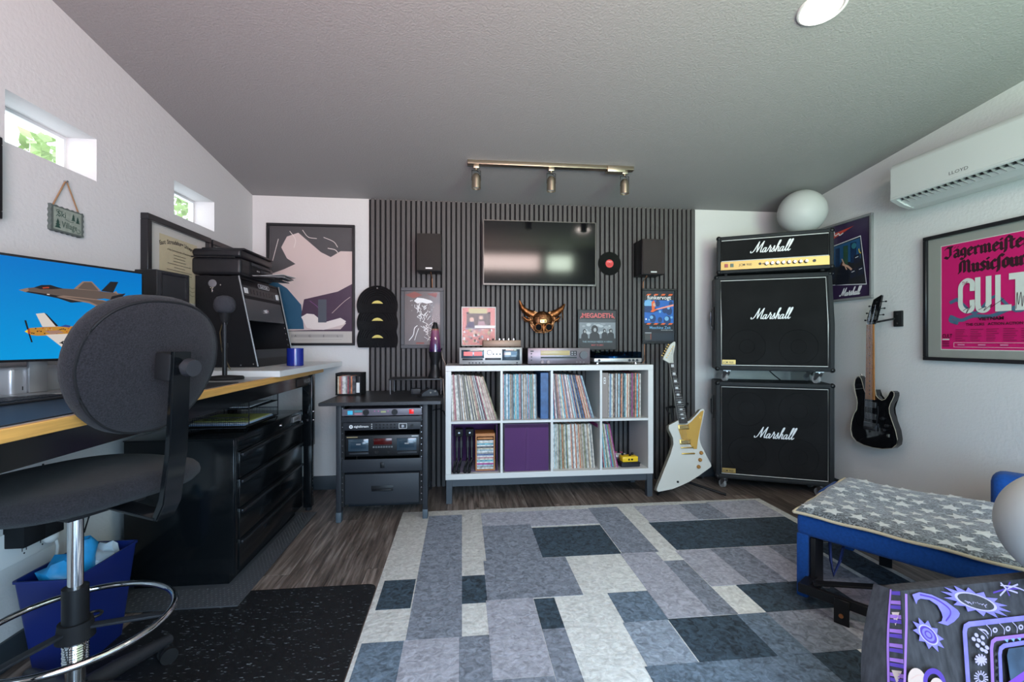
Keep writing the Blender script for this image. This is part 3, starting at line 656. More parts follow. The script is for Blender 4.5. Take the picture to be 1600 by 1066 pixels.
# 3. white framed collage above the deck
t = thing('framed_photograph', 'thin white framed red and white photo collage of two seated people above the deck', 'picture', (-.004, YS-.012, 1.063), 0)
W_, H_ = .262, .297; frame_part(t, W_, H_, .007, .012, WHITEM); F = Flat(); pr = mat('photo_coral', (.62, .22, .20)); wh = mat('photo_white', (.78, .74, .72)); yl = mat('photo_straw', (.52, .46, .24)); br = mat('photo_brown', (.12, .085, .08)); nv = mat('photo_navy', (.04, .04, .10)); sk = mat('photo_skin', (.62, .40, .32))
F.rect(.007, W_-.007, .007, H_-.007, pr); F.rect(.04, .22, .13, .25, br); F.rect(.055, .195, .247, .285, yl); F.rect(.037, .057, .245, .257, BLK); F.rect(.20, .22, .245, .257, BLK)
F.poly([(.03, .14), (.05, .175), (.09, .19), (.10, .14)], nv); F.disc(.078, .20, .018, sk); F.poly([(.12, .15), (.13, .185), (.17, .19), (.19, .15)], mat('photo_mauve', (.40, .24, .26))); F.disc(.148, .215, .016, sk)
F.rect(.10, .255, .135, .155, wh); F.rect(.03, .11, .125, .135, mat('photo_grey', (.3, .3, .36)))
random.seed(11)
cols = [wh, pr, br, mat('photo_mauve', (.4, .24, .26)), mat('photo_grey', (.3, .3, .36)), yl, sk, wh]
for k in range(90):
    x, v = random.uniform(.012, .22), random.uniform(.012, .125); s_ = random.uniform(.006, .02); F.poly([(x, v), (x+s_, v+random.uniform(-.004, .004)), (x+s_*.8, min(.13, v+s_)), (x-s_*.2, min(.13, v+s_*.8))], random.choice(cols))
F.o('print', t, (0, .006, 0)); glaze(t, W_, H_, .007, .002)
# 4. band poster with four figures
t = thing('framed_poster', 'square black framed band poster with red title and four dark figures above turntable', 'poster', (.895, YS-.016, 1.030))
W_, H_ = .315, .315; frame_part(t, W_, H_, .006, .016, FBLK); F = Flat(); g1 = mat('poster_cloud', (.42, .46, .48)); g2 = mat('poster_slate', (.06, .07, .08)); bk = mat('poster_black', (.022, .022, .026)); re = mat('poster_red', (.55, .10, .10)); cy = mat('poster_cyan_grey', (.25, .38, .42))
F.rect(.006, W_-.006, .006, H_-.006, bk); F.rect(.012, W_-.012, .20, .24, g2); F.rect(.012, W_-.012, .09, .215, mat('poster_mid', (.20, .23, .25)))
random.seed(5)
for k in range(24): F.disc(random.uniform(.04, .275), random.uniform(.13, .205), random.uniform(.008, .024), random.choice([g1, mat('poster_mid2', (.3, .33, .35)), g1]), 10, random.uniform(.005, .012))
def figure(x, y, s_, hood=False):
    F.poly([(x-s_*1.6, .075), (x-s_*1.4, y-s_*1.4), (x-s_*.7, y-s_*.7), (x+s_*.7, y-s_*.7), (x+s_*1.4, y-s_*1.4), (x+s_*1.6, .075)], bk); F.disc(x, y, s_*(1.05 if hood else .8), bk, 14, s_*(1.25 if hood else 1)); F.disc(x+s_*.1, y-s_*.1, s_*.42, mat('poster_face', (.35, .36, .36)), 10, s_*.6)
figure(.055, .145, .018); figure(.215, .15, .016); figure(.265, .15, .018); figure(.135, .160, .027, True)
F.rect(.006, W_-.006, .006, .09, bk)
def mega(u, v, sc, m):
    F.text('MEGADETH', u, v, sc, m, 'CENTER', .03, sx=.95)
mega(W_/2, .252, .050, re); F.stroke([(.022, .247), (.03, .262), (.045, .256)], .006, re, False); F.stroke([(W_-.022, .247), (W_-.03, .262), (W_-.045, .256)], .006, re, False)
F.text('THE WORLD NEEDS A HERO', W_/2, .058, .0185, cy, 'CENTER', .005); F.text('MAY 15 2001', W_/2, .032, .0175, re, 'CENTER', .005)
F.o('print', t, (0, .008, 0)); glaze(t, W_, H_, .006, .003)
# 5. funker vogt poster
t = thing('framed_poster', 'tall black framed blue and orange band poster below the right wall speaker', 'poster', (1.413, YS-.02, 1.078))
W_, H_ = .285, .437; frame_part(t, W_, H_, .016, .02, FBLK); F = Flat(); bl = mat('poster_blue', (.015, .12, .45)); lb = mat('poster_light_blue', (.16, .40, .65)); orr = mat('poster_orange', (.75, .12, .02)); nb = mat('poster_night', (.01, .012, .02))
F.rect(.016, W_-.016, .016, H_-.016, nb); F.rect(.022, .262, .165, .345, bl)
random.seed(9)
F.disc(.055, .315, .035, lb); F.poly([(.022, .25), (.022, .30), (.10, .30), (.14, .26), (.09, .245)], mat('poster_deep', (.01, .04, .14))); F.poly([(.08, .33), (.10, .345), (.115, .31), (.10, .27), (.085, .25)], orr)
F.disc(.105, .31, .014, mat('poster_skin', (.6, .35, .25)))
for x, v, r in ((.09, .20, .026), (.19, .27, .022), (.15, .19, .018), (.225, .26, .026), (.13, .32, .02), (.21, .185, .03), (.24, .32, .016)): F.disc(x, v, r, mat('poster_deep', (.01, .04, .14)), 12, r*1.3)
for x, v, r in ((.08, .21, .014), (.205, .20, .018), (.22, .285, .012), (.15, .255, .01), (.06, .19, .008), (.245, .21, .01)): F.disc(x, v, r, lb, 10)
F.poly([(.09, .262), (.262, .300), (.262, .315), (.10, .272)], mat('poster_salmon', (.85, .30, .22))); F.poly([(.07, .255), (.09, .25), (.13, .272), (.09, .275)], orr); F.disc(.035, .195, .007, wk)
for k in range(4):
    for v in (.383, .152): F.poly([(.035+k*.06, v), (.065+k*.06, v), (.078+k*.06, v+.012), (.048+k*.06, v+.012)], orr)
F.text('funkervogt', .143, .352, .046, wk, 'CENTER', .012, sx=.98); F.text('Maschine Zeit', .15, .118, .031, lb, 'CENTER', .008); F.text('the new album out now', .255, .106, .010, wk, 'RIGHT') 
F.rect(.024, .080, .030, .092, mat('poster_deepgrey', (.05, .05, .05))); F.rect(.026, .078, .083, .090, mat('poster_mid2', (.3, .33, .35))); F.rect(.07, .077, .035, .08, rd); F.rect(.085, .262, .03, .085, mat('poster_deepblue', (.012, .02, .035)))
F.o('print', t, (0, .012, 0)); glaze(t, W_, H_, .016, .006)
# 6. amplifier poster on the right wall
t = thing('framed_poster', 'grey framed purple poster with a tilted guitarist photo beside the amplifier stack', 'poster', (XR-.02, 3.25, 1.385), -90)
W_, H_ = .478, .565; frame_part(t, W_, H_, .016, .02, mat('frame_grey', (.20, .20, .20), .4)); F = Flat(); pv = mat('poster_violet', (.035, .018, .06)); rr_ = mat('poster_scarlet', (.55, .05, .03)); ct = mat('poster_city', (.02, .09, .20)); bk = mat('poster_black', (.022, .022, .026))
F.rect(.016, W_-.016, .016, H_-.016, pv)
rot = R(-2)
F.poly([(.06, .130), (.432, .095), (.385, .435), (.05, .400)], wk); F.poly([(.064, .134), (.426, .101), (.381, .429), (.054, .396)], bk)
F.poly([(.10, .25), (.385, .28), (.378, .42), (.07, .395)], ct); F.rect(.17, .21, .25, .385, mat('poster_navy', (.01, .03, .08))); F.rect(.24, .28, .25, .39, mat('poster_green', (.03, .08, .05))); F.rect(.30, .35, .26, .40, mat('poster_navy', (.01, .03, .08)))
F.disc(.33, .375, .02, mat('poster_teal', (.03, .16, .2))); F.stroke([(.37, .345), (.375, .325), (.385, .315)], .008, mat('poster_yellow', (.6, .45, .05)))
for (x, v) in ((.33, .245), (.36, .16), (.09, .24), (.12, .16), (.30, .15), (.20, .15)): F.poly([(x, v), (x+.05, v+.01), (x+.047, v+.07), (x-.003, v+.06)], mat('poster_amp', (.018, .022, .04))); F.stroke([(x+.012, v+.045), (x+.035, v+.05)], .004, wk, False)
F.poly([(.17, .12), (.19, .22), (.22, .26), (.26, .25), (.30, .20), (.28, .115)], nb); F.disc(.235, .265, .018, mat('poster_hair', (.05, .02, .02))); F.disc(.242, .262, .009, mat('poster_skin', (.6, .35, .25))); F.stroke([(.24, .26), (.28, .24), (.31, .215)], .014, mat('poster_skin', (.6, .35, .25))); F.stroke([(.23, .30), (.27, .22)], .008, mat('poster_skin', (.6, .35, .25)))
F.poly([(.05, .44), (.05, .485), (.13, .495), (.33, .515), (.14, .455)], rr_); F.stroke([(.14, .475), (.13, .50), (.16, .51), (.17, .48), (.20, .49), (.21, .475), (.24, .485)], .007, wk)
marshall(F, .215, .035, .19, wk, 0, .085)
F.o('print', t, (0, .012, 0)); glaze(t, W_, H_, .016, .006)
# 7. big magenta poster on the right wall
t = thing('framed_poster', 'large black framed magenta tour poster with big white lettering on right wall', 'poster', (XR-.028, 2.424, .988), -90)
W_, H_ = .69, .716; frame_part(t, W_, H_, .020, .028, FBLK); F = Flat(); mt = mat('mount_grey_green', (.26, .265, .235), .8); mg = mat('poster_magenta', (.55, .006, .13)); mk = mat('poster_ink', (.03, .006, .012)); pwh = mat('poster_cream', (.62, .66, .60)); tl = mat('poster_petrol', (.06, .13, .20)); dm = mat('poster_wine', (.25, .008, .06))
F.rect(.02, W_-.02, .02, H_-.02, mt); F.rect(.091, W_-.091, .062, H_-.068, pwh); F.rect(.094, W_-.094, .066, H_-.071, mg)
blackletter(F, 'Jägermeifter', .113, .572, .042, mk, 1.33); blackletter(F, 'Musicfour', .187, .482, .045, mk, 1.22)
# CULT letters
def cblock(u, v, h, w_, ch):
    k = w_*.34
    if ch == 'C':
        F.stroke([(u+w_, v+h*.66), (u+w_*.98, v+h*.88), (u+w_*.6, v+h*.94), (u+w_*.22, v+h*.8), (u+w_*.18, v+h*.5), (u+w_*.22, v+h*.2), (u+w_*.6, v+h*.06), (u+w_*.98, v+h*.12), (u+w_, v+h*.34)], k, pwh)
    if ch == 'U': F.rect(u, u+k, v+h*.2, v+h, pwh); F.rect(u+w_-k, u+w_, v+h*.2, v+h, pwh); F.stroke([(u+k/2, v+h*.26), (u+w_*.25, v+h*.1), (u+w_*.5, v+h*.05), (u+w_*.75, v+h*.1), (u+w_-k/2, v+h*.26)], k, pwh)
    if ch == 'L': F.rect(u, u+k, v, v+h, pwh); F.rect(u+k*.9, u+w_, v, v+h*.17, pwh)
    if ch == 'T': F.rect(u, u+w_, v+h*.83, v+h, pwh); F.rect(u+w_/2-k*.6, u+w_/2+k*.6, v, v+h*.86, pwh)
F.stroke([(.15, .245), (.20, .225), (.26, .245), (.34, .24), (.42, .27), (.52, .30)], .018, tl); F.stroke([(.15, .25), (.145, .225), (.18, .21)], .018, tl); F.stroke([(.17, .34), (.20, .32), (.27, .26), (.36, .34), (.45, .26), (.55, .30)], .014, tl); F.stroke([(.145, .325), (.18, .34)], .018, tl)
for ch, u, w_ in (('C', .184, .070), ('U', .268, .076), ('L', .361, .070), ('T', .420, .090)): cblock(u, .262, .185, w_, ch)
F.text('THE', .205, .414, .026, dm, sx=.62, bold=.01)
F.stroke([(.21, .275), (.235, .29), (.225, .26), (.25, .30)], .0025, mk); F.stroke([(.285, .275), (.32, .29), (.31, .27), (.345, .30), (.34, .285), (.40, .325)], .0025, mk); F.stroke([(.45, .27), (.455, .35), (.46, .29), (.47, .35), (.475, .28), (.48, .33)], .0025, mk)
F.text('VIETNAM', .342, .220, .024, mk, 'CENTER', .03, sx=1.15); F.text('THE CLIKS   ACTION ACTION', .352, .194, .019, mk, 'CENTER', .025, sx=1.0)
for c in range(5):
    for r_ in range(6): F.rect(.172+c*.075, .172+c*.075+random.uniform(.035, .065), .172-r_*.0115, .1755-r_*.0115, dm)
F.text('CULT', .104, .130, .030, mk, bold=.02, sx=.7); F.rect(.104, .142, .118, .124, pwh)
for r_ in range(3): F.rect(.104, .142, .105-r_*.011, .1085-r_*.011, mk)
F.rect(.165, .56, .102, .1035, pwh); F.rect(.165, .56, .078, .0795, pwh); F.rect(.165, .1665, .078, .1035, pwh)
for k in range(4): F.rect(.185+k*.10, .22+k*.10, .088, .095, mat('poster_pink', (.65, .2, .35)))
F.o('print', t, (0, .016, 0)); glaze(t, W_, H_, .02, .008)
# 8. diploma frames and picture on the left wall
PARCH = mat('parchment', (.52, .45, .29), .7, var=.06, vscale=20)
t = thing('framed_diploma', 'black framed parchment diploma in a white mount on left wall above the printer', 'diploma', (XL+.035, 2.367, 1.225), 90)
W_, H_ = .56, .487; frame_part(t, W_, H_, .030, .035, FBLK); F = Flat(); F.rect(.03, W_-.03, .03, H_-.03, mat('mount_ivory', (.55, .53, .48))); F.rect(.115, W_-.115, .085, H_-.07, PARCH)
ink = mat('diploma_ink', (.05, .04, .03)); word = 'East Stroudsburg University'
for k, ch in enumerate(word):
    a = R(108-36*k/(len(word)-1)); F.text(ch, .28+.50*math.cos(a), -.115+.50*math.sin(a), .030, ink, 'CENTER', .03, rot=a-PI/2)
F.text('of the Commonwealth of Pennsylvania', .28, .345, .0135, ink, 'CENTER', .01)
for k in range(8): wd = random.uniform(.03, .12); F.rect(.28-wd, .28+wd, .325-k*.016, .3275-k*.016, ink)
F.disc(.28, .135, .024, mat('seal_gold', (.40, .33, .16))); F.annulus(.28, .135, .017, .019, ink)
for x in (.15, .34):
    for k in range(3): F.stroke([(x, .17-k*.022), (x+.03, .175-k*.022), (x+.05, .168-k*.022), (x+.075, .173-k*.022)], .0018, ink)
F.o('print', t, (0, .02, 0)); glaze(t, W_, H_, .03, .010)
t = thing('framed_diploma', 'black framed certificate behind the printer on left wall below far window', 'diploma', (XL+.035, 2.945, 1.30), 90)
W_, H_ = .40, .41; frame_part(t, W_, H_, .030, .035, FBLK); F = Flat(); F.rect(.03, W_-.03, .03, H_-.03, mat('mount_ivory', (.55, .53, .48))); F.rect(.08, W_-.08, .08, H_-.08, PARCH); F.text('Certificate', .2, .26, .03, ink, 'CENTER')
F.o('print', t, (0, .02, 0))
t = thing('framed_picture', 'black framed picture at far left edge above the monitor', 'picture', (XL+.03, 1.068, 1.498), 90)
W_, H_ = .608, .266; frame_part(t, W_, H_, .025, .03, FBLK); F = Flat(); F.rect(.025, W_-.025, .025, H_-.025, mat('print_navy_dark', (.03, .04, .08))); F.o('print', t, (0, .02, 0))
# 9. ski village sign
t = thing('hanging_sign', 'small grey green plaque with little trees hung on a rope below near window', 'sign', (XL+.006, 1.875, 1.51), 90)
sg = mat('sign_sage', (.25, .29, .24), .7, var=.2, vscale=40); m = M(); P = []
for k in range(13): P.append((k*.012, (.0 if k % 2 else .004)))
for k in range(9): P.append((.145+(.0 if k % 2 else .004), .006+k*.0105))
for k in range(13): P.append((.144-k*.012, .096+(.0 if k % 2 else .004)))
for k in range(8): P.append((-.002+(.0 if k % 2 else .004), .088-k*.0105))
m.prism(P, 'y', -.006, .006); m.o('plaque', mat('sign_edge', (.09, .11, .10), .6), t)
F = Flat(); F.rect(.010, .136, .009, .092, sg); dg = mat('sign_green', (.02, .06, .045)); F.text('Ski', .028, .060, .032, dg, bold=.01); F.text('Village', .046, .022, .033, dg, bold=.01, sx=.82)
for x, v, s_ in ((.098, .058, .028), (.118, .052, .028), (.028, .016, .036)):
    for k in range(3): F.poly([(x-s_*.38+k*s_*.09, v+k*s_*.27), (x+s_*.38-k*s_*.09, v+k*s_*.27), (x, v+k*s_*.27+s_*.45)], dg)
F.stroke([(.035, .092-.005), (.022, .08), (.03, .07), (.02, .058)], .002, dg); F.stroke([(.12, .03), (.13, .022), (.122, .014), (.112, .018)], .002, dg); F.stroke([(.06, .056), (.08, .05), (.10, .053)], .0015, dg)
F.o('sign_print', t, (0, -.0063, 0))
M().tube([(.012, -.002, .096), (.04, -.002, .15), (.065, -.002, .199), (.07, -.002, .203), (.075, -.002, .199), (.10, -.002, .15), (.128, -.002, .096)], .0028, 6).o('rope', mat('jute_rope', (.28, .16, .08), .9), t)
M().cyl((.07, .005, .203), (.07, -.008, .203), .004, n=10).o('nail', STEEL, t)

# ------------------------------------------------------------------ TV, speakers, records, mask
t = thing('television', 'wide flat black television mounted in the middle of the slatted wall', 'television', (.157, 3.44, 1.52))
TW, THH = .864, .487
m = M(); m.box(0, TW, .004, .022, 0, THH, .002).box(.2, .66, .022, .055, .08, .36, .01); m.o('tv_body', BLKM, t)
M().box(.20, .66, .055, .077, .15, .30).o('wall_bracket', BLKM, t)
m = M(); b2 = .006; m.box(0, TW, 0, .004, 0, .012).box(0, TW, 0, .004, THH-b2, THH).box(0, b2, 0, .004, .012, THH-b2).box(TW-b2, TW, 0, .004, .012, THH-b2); m.o('bezel', mat('bezel_grey', (.09, .085, .08), .35, metal=.6), t)
M().box(b2, TW-b2, .0015, .004, .012, THH-b2).o('screen', mat('screen_glass', (.003, .0035, .005), .09, spec=.36), t)
M().box(TW-.065, TW-.02, -.001, .0, .003, .009).o('badge', GREY, t)
def wall_speaker(x, label, rz=0):
    t = thing('wall_speaker', label, 'speaker', (x+.0875, 3.33, 1.602), rz, 'wall speakers either side of the television')
    M().box(-.0875, .0875, .014, .187, 0, .268, .003).o('cabinet', BLK, t)
    M().box(-.086, .086, 0, .014, .002, .266, .005).o('grille', mat('grille_cloth_brown', (.028, .022, .020), .9, bump=.5, bscale=700), t)
    M().box(-.024, .024, -.0018, 0, .012, .023, .001, seg=1).o('badge', mat('badge_silver', (.5, .5, .5), .4, metal=.5), t)
wall_speaker(-.322, 'black wall speaker left of the television'); wall_speaker(1.347, 'black wall speaker right of the television')
COP = mat('speaker_wire_copper', (.42, .20, .10), .4, metal=.4)
tag(M().tube([(-.225, 3.40, 1.60), (-.222, 3.50, 1.57), (-.222, 3.5145, 1.50)], .003, 6).o('speaker_wire', COP), 'short copper coloured wire hanging below the left wall speaker', 'cable')
tag(M().tube([(1.41, 3.40, 1.60), (1.422, 3.50, 1.57), (1.425, 3.512, 1.5175)], .003, 6).o('speaker_wire', COP), 'short copper coloured wire below the right wall speaker', 'cable')
tag(M().tube([(1.437, 3.514, 1.075), (1.437, 3.514, .99), (1.43, 3.49, .95), (1.385, 3.46, .90), (1.36, 3.45, .86)], .003, 6).o('speaker_wire', COP), 'copper coloured wire dropping from blue poster to the shelf end', 'cable')
tag(M().tube([(-.155, 3.512, 1.03), (-.145, 3.512, .97), (-.125, 3.509, .93), (-.118, 3.50, .60)], .0028, 6).o('speaker_wire', mat('pale_wire', (.45, .36, .30), .5)), 'thin pale wire running down behind left end of shelf', 'cable')
VIN = mat('vinyl_black', (.003, .003, .004), .16, spec=.22); VING = mat('vinyl_groove', (.018, .018, .02), .3, coat=.3)
t = thing('vinyl_single', 'small black vinyl record with a red label right of the television', 'record', (1.152, YS-.003, 1.708))
m = M()
m.cyl((0, 0, 0), (0, .0025, 0), .092, n=48); 
for r in (.085, .075, .065, .055, .045): m.ring((0, -.0003, 0), r, .0012, 'y', 48, 5)
m.o('disc', VIN, t)
F = Flat(); F.disc(0, 0, .032, mat('label_red', (.60, .03, .03))); F.text('STEREO', 0, .010, .011, wk, 'CENTER'); F.rect(-.02, .02, -.008, -.0065, mat('label_dark', (.1, .01, .01))); F.rect(-.016, .016, -.014, -.0125, mat('label_dark', (.1, .01, .01))); F.disc(0, 0, .003, BLK, 10); F.o('label', t, (0, -.0012, 0))
# three-tier record wall holder made of cut records
t = thing('record_rack', 'three tier wall holder made from cut black records with yellow labels', 'record holder', (-.624, YS, 1.052))
Rr = .149; LBL = mat('label_yellow', (.62, .52, .12))
for k, zc in enumerate((.310, .182, .055)):
    yk = -.012+.003*k
    P = []; cut = -.055
    a0 = math.asin(cut/Rr)
    for q in range(41): a = a0+(PI-2*a0)*q/40; P.append((Rr*math.cos(a), zc+Rr*math.sin(a)))
    m = M(); m.prism(P, 'y', yk, yk+.0022)
    for r in (.14, .125, .11, .095, .08): m.tube([(r*math.cos(a), yk, zc+r*math.sin(a)) for a in [R(8+164*j/30) for j in range(31)]], .0011, 4)
    m.o('cut_record', VIN, t)
    P = [(.048*math.cos(R(20+7*j)), zc-.01+.048*math.sin(R(20+7*j))) for j in range(21)]+[(.05*math.cos(R(150-6*j)), zc-.033+.05*math.sin(R(150-6*j))) for j in range(21)]
    M().prism(P, 'y', yk-.0012, yk).o('yellow_label', LBL, t)
    # front pocket lip
    P = [(.125*math.cos(R(15+7.5*j)), zc-.135+.155*math.sin(R(15+7.5*j))*.85) for j in range(21)]
    P = [(.135, zc-.054), (.10, zc-.012), (.05, zc+.012), (0, zc+.016), (-.05, zc+.012), (-.10, zc-.012), (-.135, zc-.054)]
    P2 = [tuple(p) for p in cat_rom([Vector(p) for p in P])]
    M().prism(P2, 'y', yk-.010, yk-.008).o('pocket', VIN, t)
M().cyl((0, -.016, .44), (0, -.009, .44), .005, n=12).o('hanging_screw', CHROME, t)
# copper goggled mask with horns
COPR = mat('aged_copper', (.30, .12, .045), .42, metal=1.0, bump=.8, bscale=60, var=.7, vscale=25); BRZ = mat('dark_bronze', (.14, .065, .03), .4, metal=1.0, bump=.8, bscale=60, var=.7, vscale=30)
t = thing('horned_mask', 'copper horned steampunk mask with two goggle eyes on slatted wall below television', 'mask', (.61, YS, 1.265))
m = M(); P = [(-.115, .06), (-.06, .045), (0, .05), (.06, .042), (.11, .05), (.10, -.01), (.085, -.06), (.05, -.098), (.0, -.105), (-.05, -.10), (-.085, -.06), (-.10, -.01)]
m.prism(P, 'y', -.055, -.002, bev=.018); m.sph((0, -.05, -.005), .075, (1.05, .45, .9), 24, 14); m.o('face_shell', BRZ, t)
for sx in (-1, 1):
    M().tube([(sx*.07, -.03, .035), (sx*.115, -.035, .055), (sx*.15, -.035, .085), (sx*.175, -.03, .145)] if sx < 0 else [(.07, -.03, .03), (.12, -.035, .055), (.155, -.035, .085), (.178, -.03, .12)], [.034, .026, .018, .006], 12).o('horn', COPR, t)
    M().tube([(sx*.09, -.03, -.01), (sx*.12, -.03, .0), (sx*.145, -.028, .022)], [.018, .012, .004], 10).o('ear', COPR, t)
    M().ring((sx*.036 if sx < 0 else .042, -.092, -.062), .027, .006, 'y', 30, 8).cyl((sx*.036 if sx < 0 else .042, -.09, -.062), (sx*.036 if sx < 0 else .042, -.05, -.062), .026, .030, 24).o('goggle', COPR, t)
    M().cyl((sx*.036 if sx < 0 else .042, -.0965, -.062), (sx*.036 if sx < 0 else .042, -.090, -.062), .0225, n=24).o('goggle_lens', mat('lens_dark', (.002, .002, .003), .6, spec=.05), t)
    M().tube([(sx*.12, -.045, .07), (sx*.155, -.05, .055), (sx*.158, -.05, .01), (sx*.125, -.045, -.02), (sx*.08, -.06, -.01), (sx*.05, -.075, .0)], .0035, 6).o('copper_pipe', COPR, t)
    M().tube([(sx*.08, -.05, -.03), (sx*.085, -.06, .01), (sx*.06, -.07, .03), (sx*.03, -.08, .02)], .004, 6).o('copper_pipe', COPR, t)
M().box(-.028, .028, -.096, -.07, -.032, .0, .005).cyl((-.012, -.099, -.016), (-.012, -.095, -.016), .006, n=10, mi=1).cyl((.012, -.099, -.016), (.012, -.095, -.016), .006, n=10, mi=1).o('brow_plate', [mat('bright_brass', (.85, .55, .25), .3, metal=1.0), BRZ], t)
M().tube([(0.003, -.085, -.04), (.003, -.092, -.08), (.003, -.088, -.11)], [.008, .010, .006], 10).o('nose_pipe', COPR, t)
m = M()
random.seed(21)
for k in range(16):
    a = random.uniform(0, PI); r = random.uniform(.03, .09); c = (r*math.cos(a)*1.1, -.075+abs(r*math.cos(a))*.25, -.02+r*math.sin(a)*.75)
    m.ring(c, random.uniform(.007, .014), .0025, 'y', 12, 5)
m.o('gears', COPR, t)

# ------------------------------------------------------------------ CEILING FIXTURES
ty = 2.93; tz = cz(ty)
t = thing('track_light', 'brushed nickel ceiling track with three small spotlights', 'track light', (.575, ty, tz), 0)
M().box(-.54, .545, -.018, .018, -.026, .0, .002, rot=Matrix.Rotation(R(-7.1), 3, 'X')).o('rail', NICKEL, t)
M().box(.365, .485, -.028, .028, -.042, -.004, .003).o('power_feed', NICKEL, t)
for x in (-.485, -.002, .487):
    hd = bpy.data.objects.new('spotlight_head', None); C.objects.link(hd); hd.parent = t; hd.location = (x, 0, -.026)
    M().box(-.018, .018, -.014, .014, -.022, .0, .002).cyl((0, 0, -.022), (0, 0, -.034), .008, n=12).o('adapter', NICKEL, hd)
    M().tube([(-.028, 0, -.10), (-.028, 0, -.036), (.028, 0, -.036), (.028, 0, -.10)], .0025, 6).tube([(0, 0, -.034), (.022, 0, -.05), (.01, .0, -.075)], .002, 6).o('yoke', BLK, hd)
    M().lathe([(.004, -.052), (.018, -.058), (.026, -.072), (.028, -.092), (.029, -.150), (.0275, -.150), (.0265, -.100)], (0, 0, 0), 24).o('lamp_can', NICKEL, hd)
    M().cyl((0, 0, -.137), (0, 0, -.140), .0265, n=20).o('bulb_face', WHITEM, hd)
dl = thing('downlight', 'round white recessed downlight in the ceiling at top right', 'ceiling light', (1.395, 1.655, cz(1.655)), 0, None, -7.1)
M().ring((0, 0, -.002), .078, .009, 'z', 48, 8).o('trim_ring', WHITEM, dl)
M().cyl((0, 0, -.001), (0, 0, -.005), .076, n=48).o('diffuser', mat('lit_diffuser', (.85, .76, .72), .5, emit=.35), dl)
l = bpy.data.lights.new('downlight_lamp', 'AREA'); l.shape = 'DISK'; l.size = .15; l.energy = 5; l.color = (1, .88, .80)
lo = bpy.data.objects.new('downlight_lamp', l); C.objects.link(lo); lo.parent = dl; lo.location = (0, 0, -.010)

# ------------------------------------------------------------------ AIR CONDITIONER
t = thing('air_conditioner', 'long white wall mounted air conditioner high on right wall', 'air conditioner', (XR, 2.45, 1.88))
AW = mat('ac_white', (.52, .535, .52), .35)
prof = [(0, .03), (0, .26), (-.17, .26), (-.195, .25), (-.21, .225), (-.21, .046), (-.203, .040), (-.185, .075), (-.105, .060), (-.098, .006), (-.085, -.002), (-.03, .0)]
full = [(0, .03), (0, .26), (-.17, .26), (-.195, .25), (-.21, .225), (-.21, .046), (-.203, .040), (-.150, .012), (-.098, -.002), (-.03, .0)]
M().prism(prof, 'y', -.83, -.03).o('housing', AW, t)
M().prism(full, 'y', -.86, -.83).o('end_cap', AW, t); M().prism(full, 'y', -.03, 0).o('end_cap', AW, t)
M().prism([(-.200, .044), (-.184, .073), (-.107, .058), (-.101, .012), (-.104, .012), (-.112, .050), (-.180, .062)], 'y', -.829, -.031).o('louvre_recess', BLKM, t)
M().prism([(-.172, .034), (-.170, .038), (-.140, .022), (-.142, .018)], 'y', -.83, -.03).o('louvre', AW, t)
M().prism([(-.135, .020), (-.133, .025), (-.100, .004), (-.103, .000)], 'y', -.83, -.03).o('louvre', AW, t)
for k in range(23): M().prism([(-.200, .046), (-.172, .058), (-.142, .046), (-.150, .022), (-.185, .034)], 'y', -.065-k*.034, -.0615-k*.034).o('vane', mat('vane_grey', (.25, .25, .24), .5), t)
o = M().prism([(-.212, .055), (-.206, .055), (-.206, .225), (-.212, .222)], 'y', -.855, -.005).o('front_panel', AW, t)
F = Flat(); F.text('LLOYD', 0, 0, .024, mat('grey_ink', (.07, .07, .07)), 'CENTER', .0, sx=1.25); F.o('lettering', t, (-.2125, -.375, .075), (0, 0, R(-90)))

# ------------------------------------------------------------------ AMPLIFIER STACK (turned to face the room)
SX, SY, SR = 1.873, 3.236, -24.3
TOL = mat('black_tolex', (.011, .013, .015), .5, bump=.6, bscale=500, spec=.35); GRL = mat('grille_cloth', (.0095, .0095, .010), .85, bump=.6, bscale=900, var=.3, vscale=5, spec=.2); PIP = mat('white_piping', (.62, .62, .60), .5); GLD = mat('gold_panel', (.40, .27, .085), .4, metal=.5)
def stack_thing(name, label, cat, z): return thing(name, label, cat, (SX, SY, z), SR)
SW = .756
def corners(t, w_, h, d, fslope=None):
    for x in (.0, w_):
        for z in (0, h): M().sph((x+(.012 if x == 0 else -.012), .012, z+(.012 if z == 0 else -.012)), .0185, (1, 1, 1), 14, 10).o('corner_protector', BLK, t)
def castor(t, x, y):
    CF = mat('castor_steel', (.32, .32, .33), .35, metal=.9); rz_ = Matrix.Rotation(R(35), 3, 'Z')
    M().box(x-.026, x+.026, y-.026, y+.026, -.005, 0).cyl((x, y, -.016), (x, y, -.004), .018, n=20).o('castor_plate', CF, t)
    M().prism([(-.020, -.014), (.020, -.014), (.018, -.030), (.026, -.062), (.014, -.062), (-.012, -.034)], 'x', -.0155, -.0125).prism([(-.020, -.014), (.020, -.014), (.018, -.030), (.026, -.062), (.014, -.062), (-.012, -.034)], 'x', .0125, .0155).o('castor_fork', CF, t, (x, y, 0), (0, 0, R(35)))
    M().cyl((-.011, .020, -.057), (.011, .020, -.057), .0275, n=24).o('castor_wheel', mat('castor_grey', (.30, .30, .30), .4), t, (x, y, 0), (0, 0, R(35)))
def grill_frame(t, pts, r=.0032):
    M().tube([(p[0], p[1], p[2]) for p in pts], r, 6, closed=True).o('piping', PIP, t)
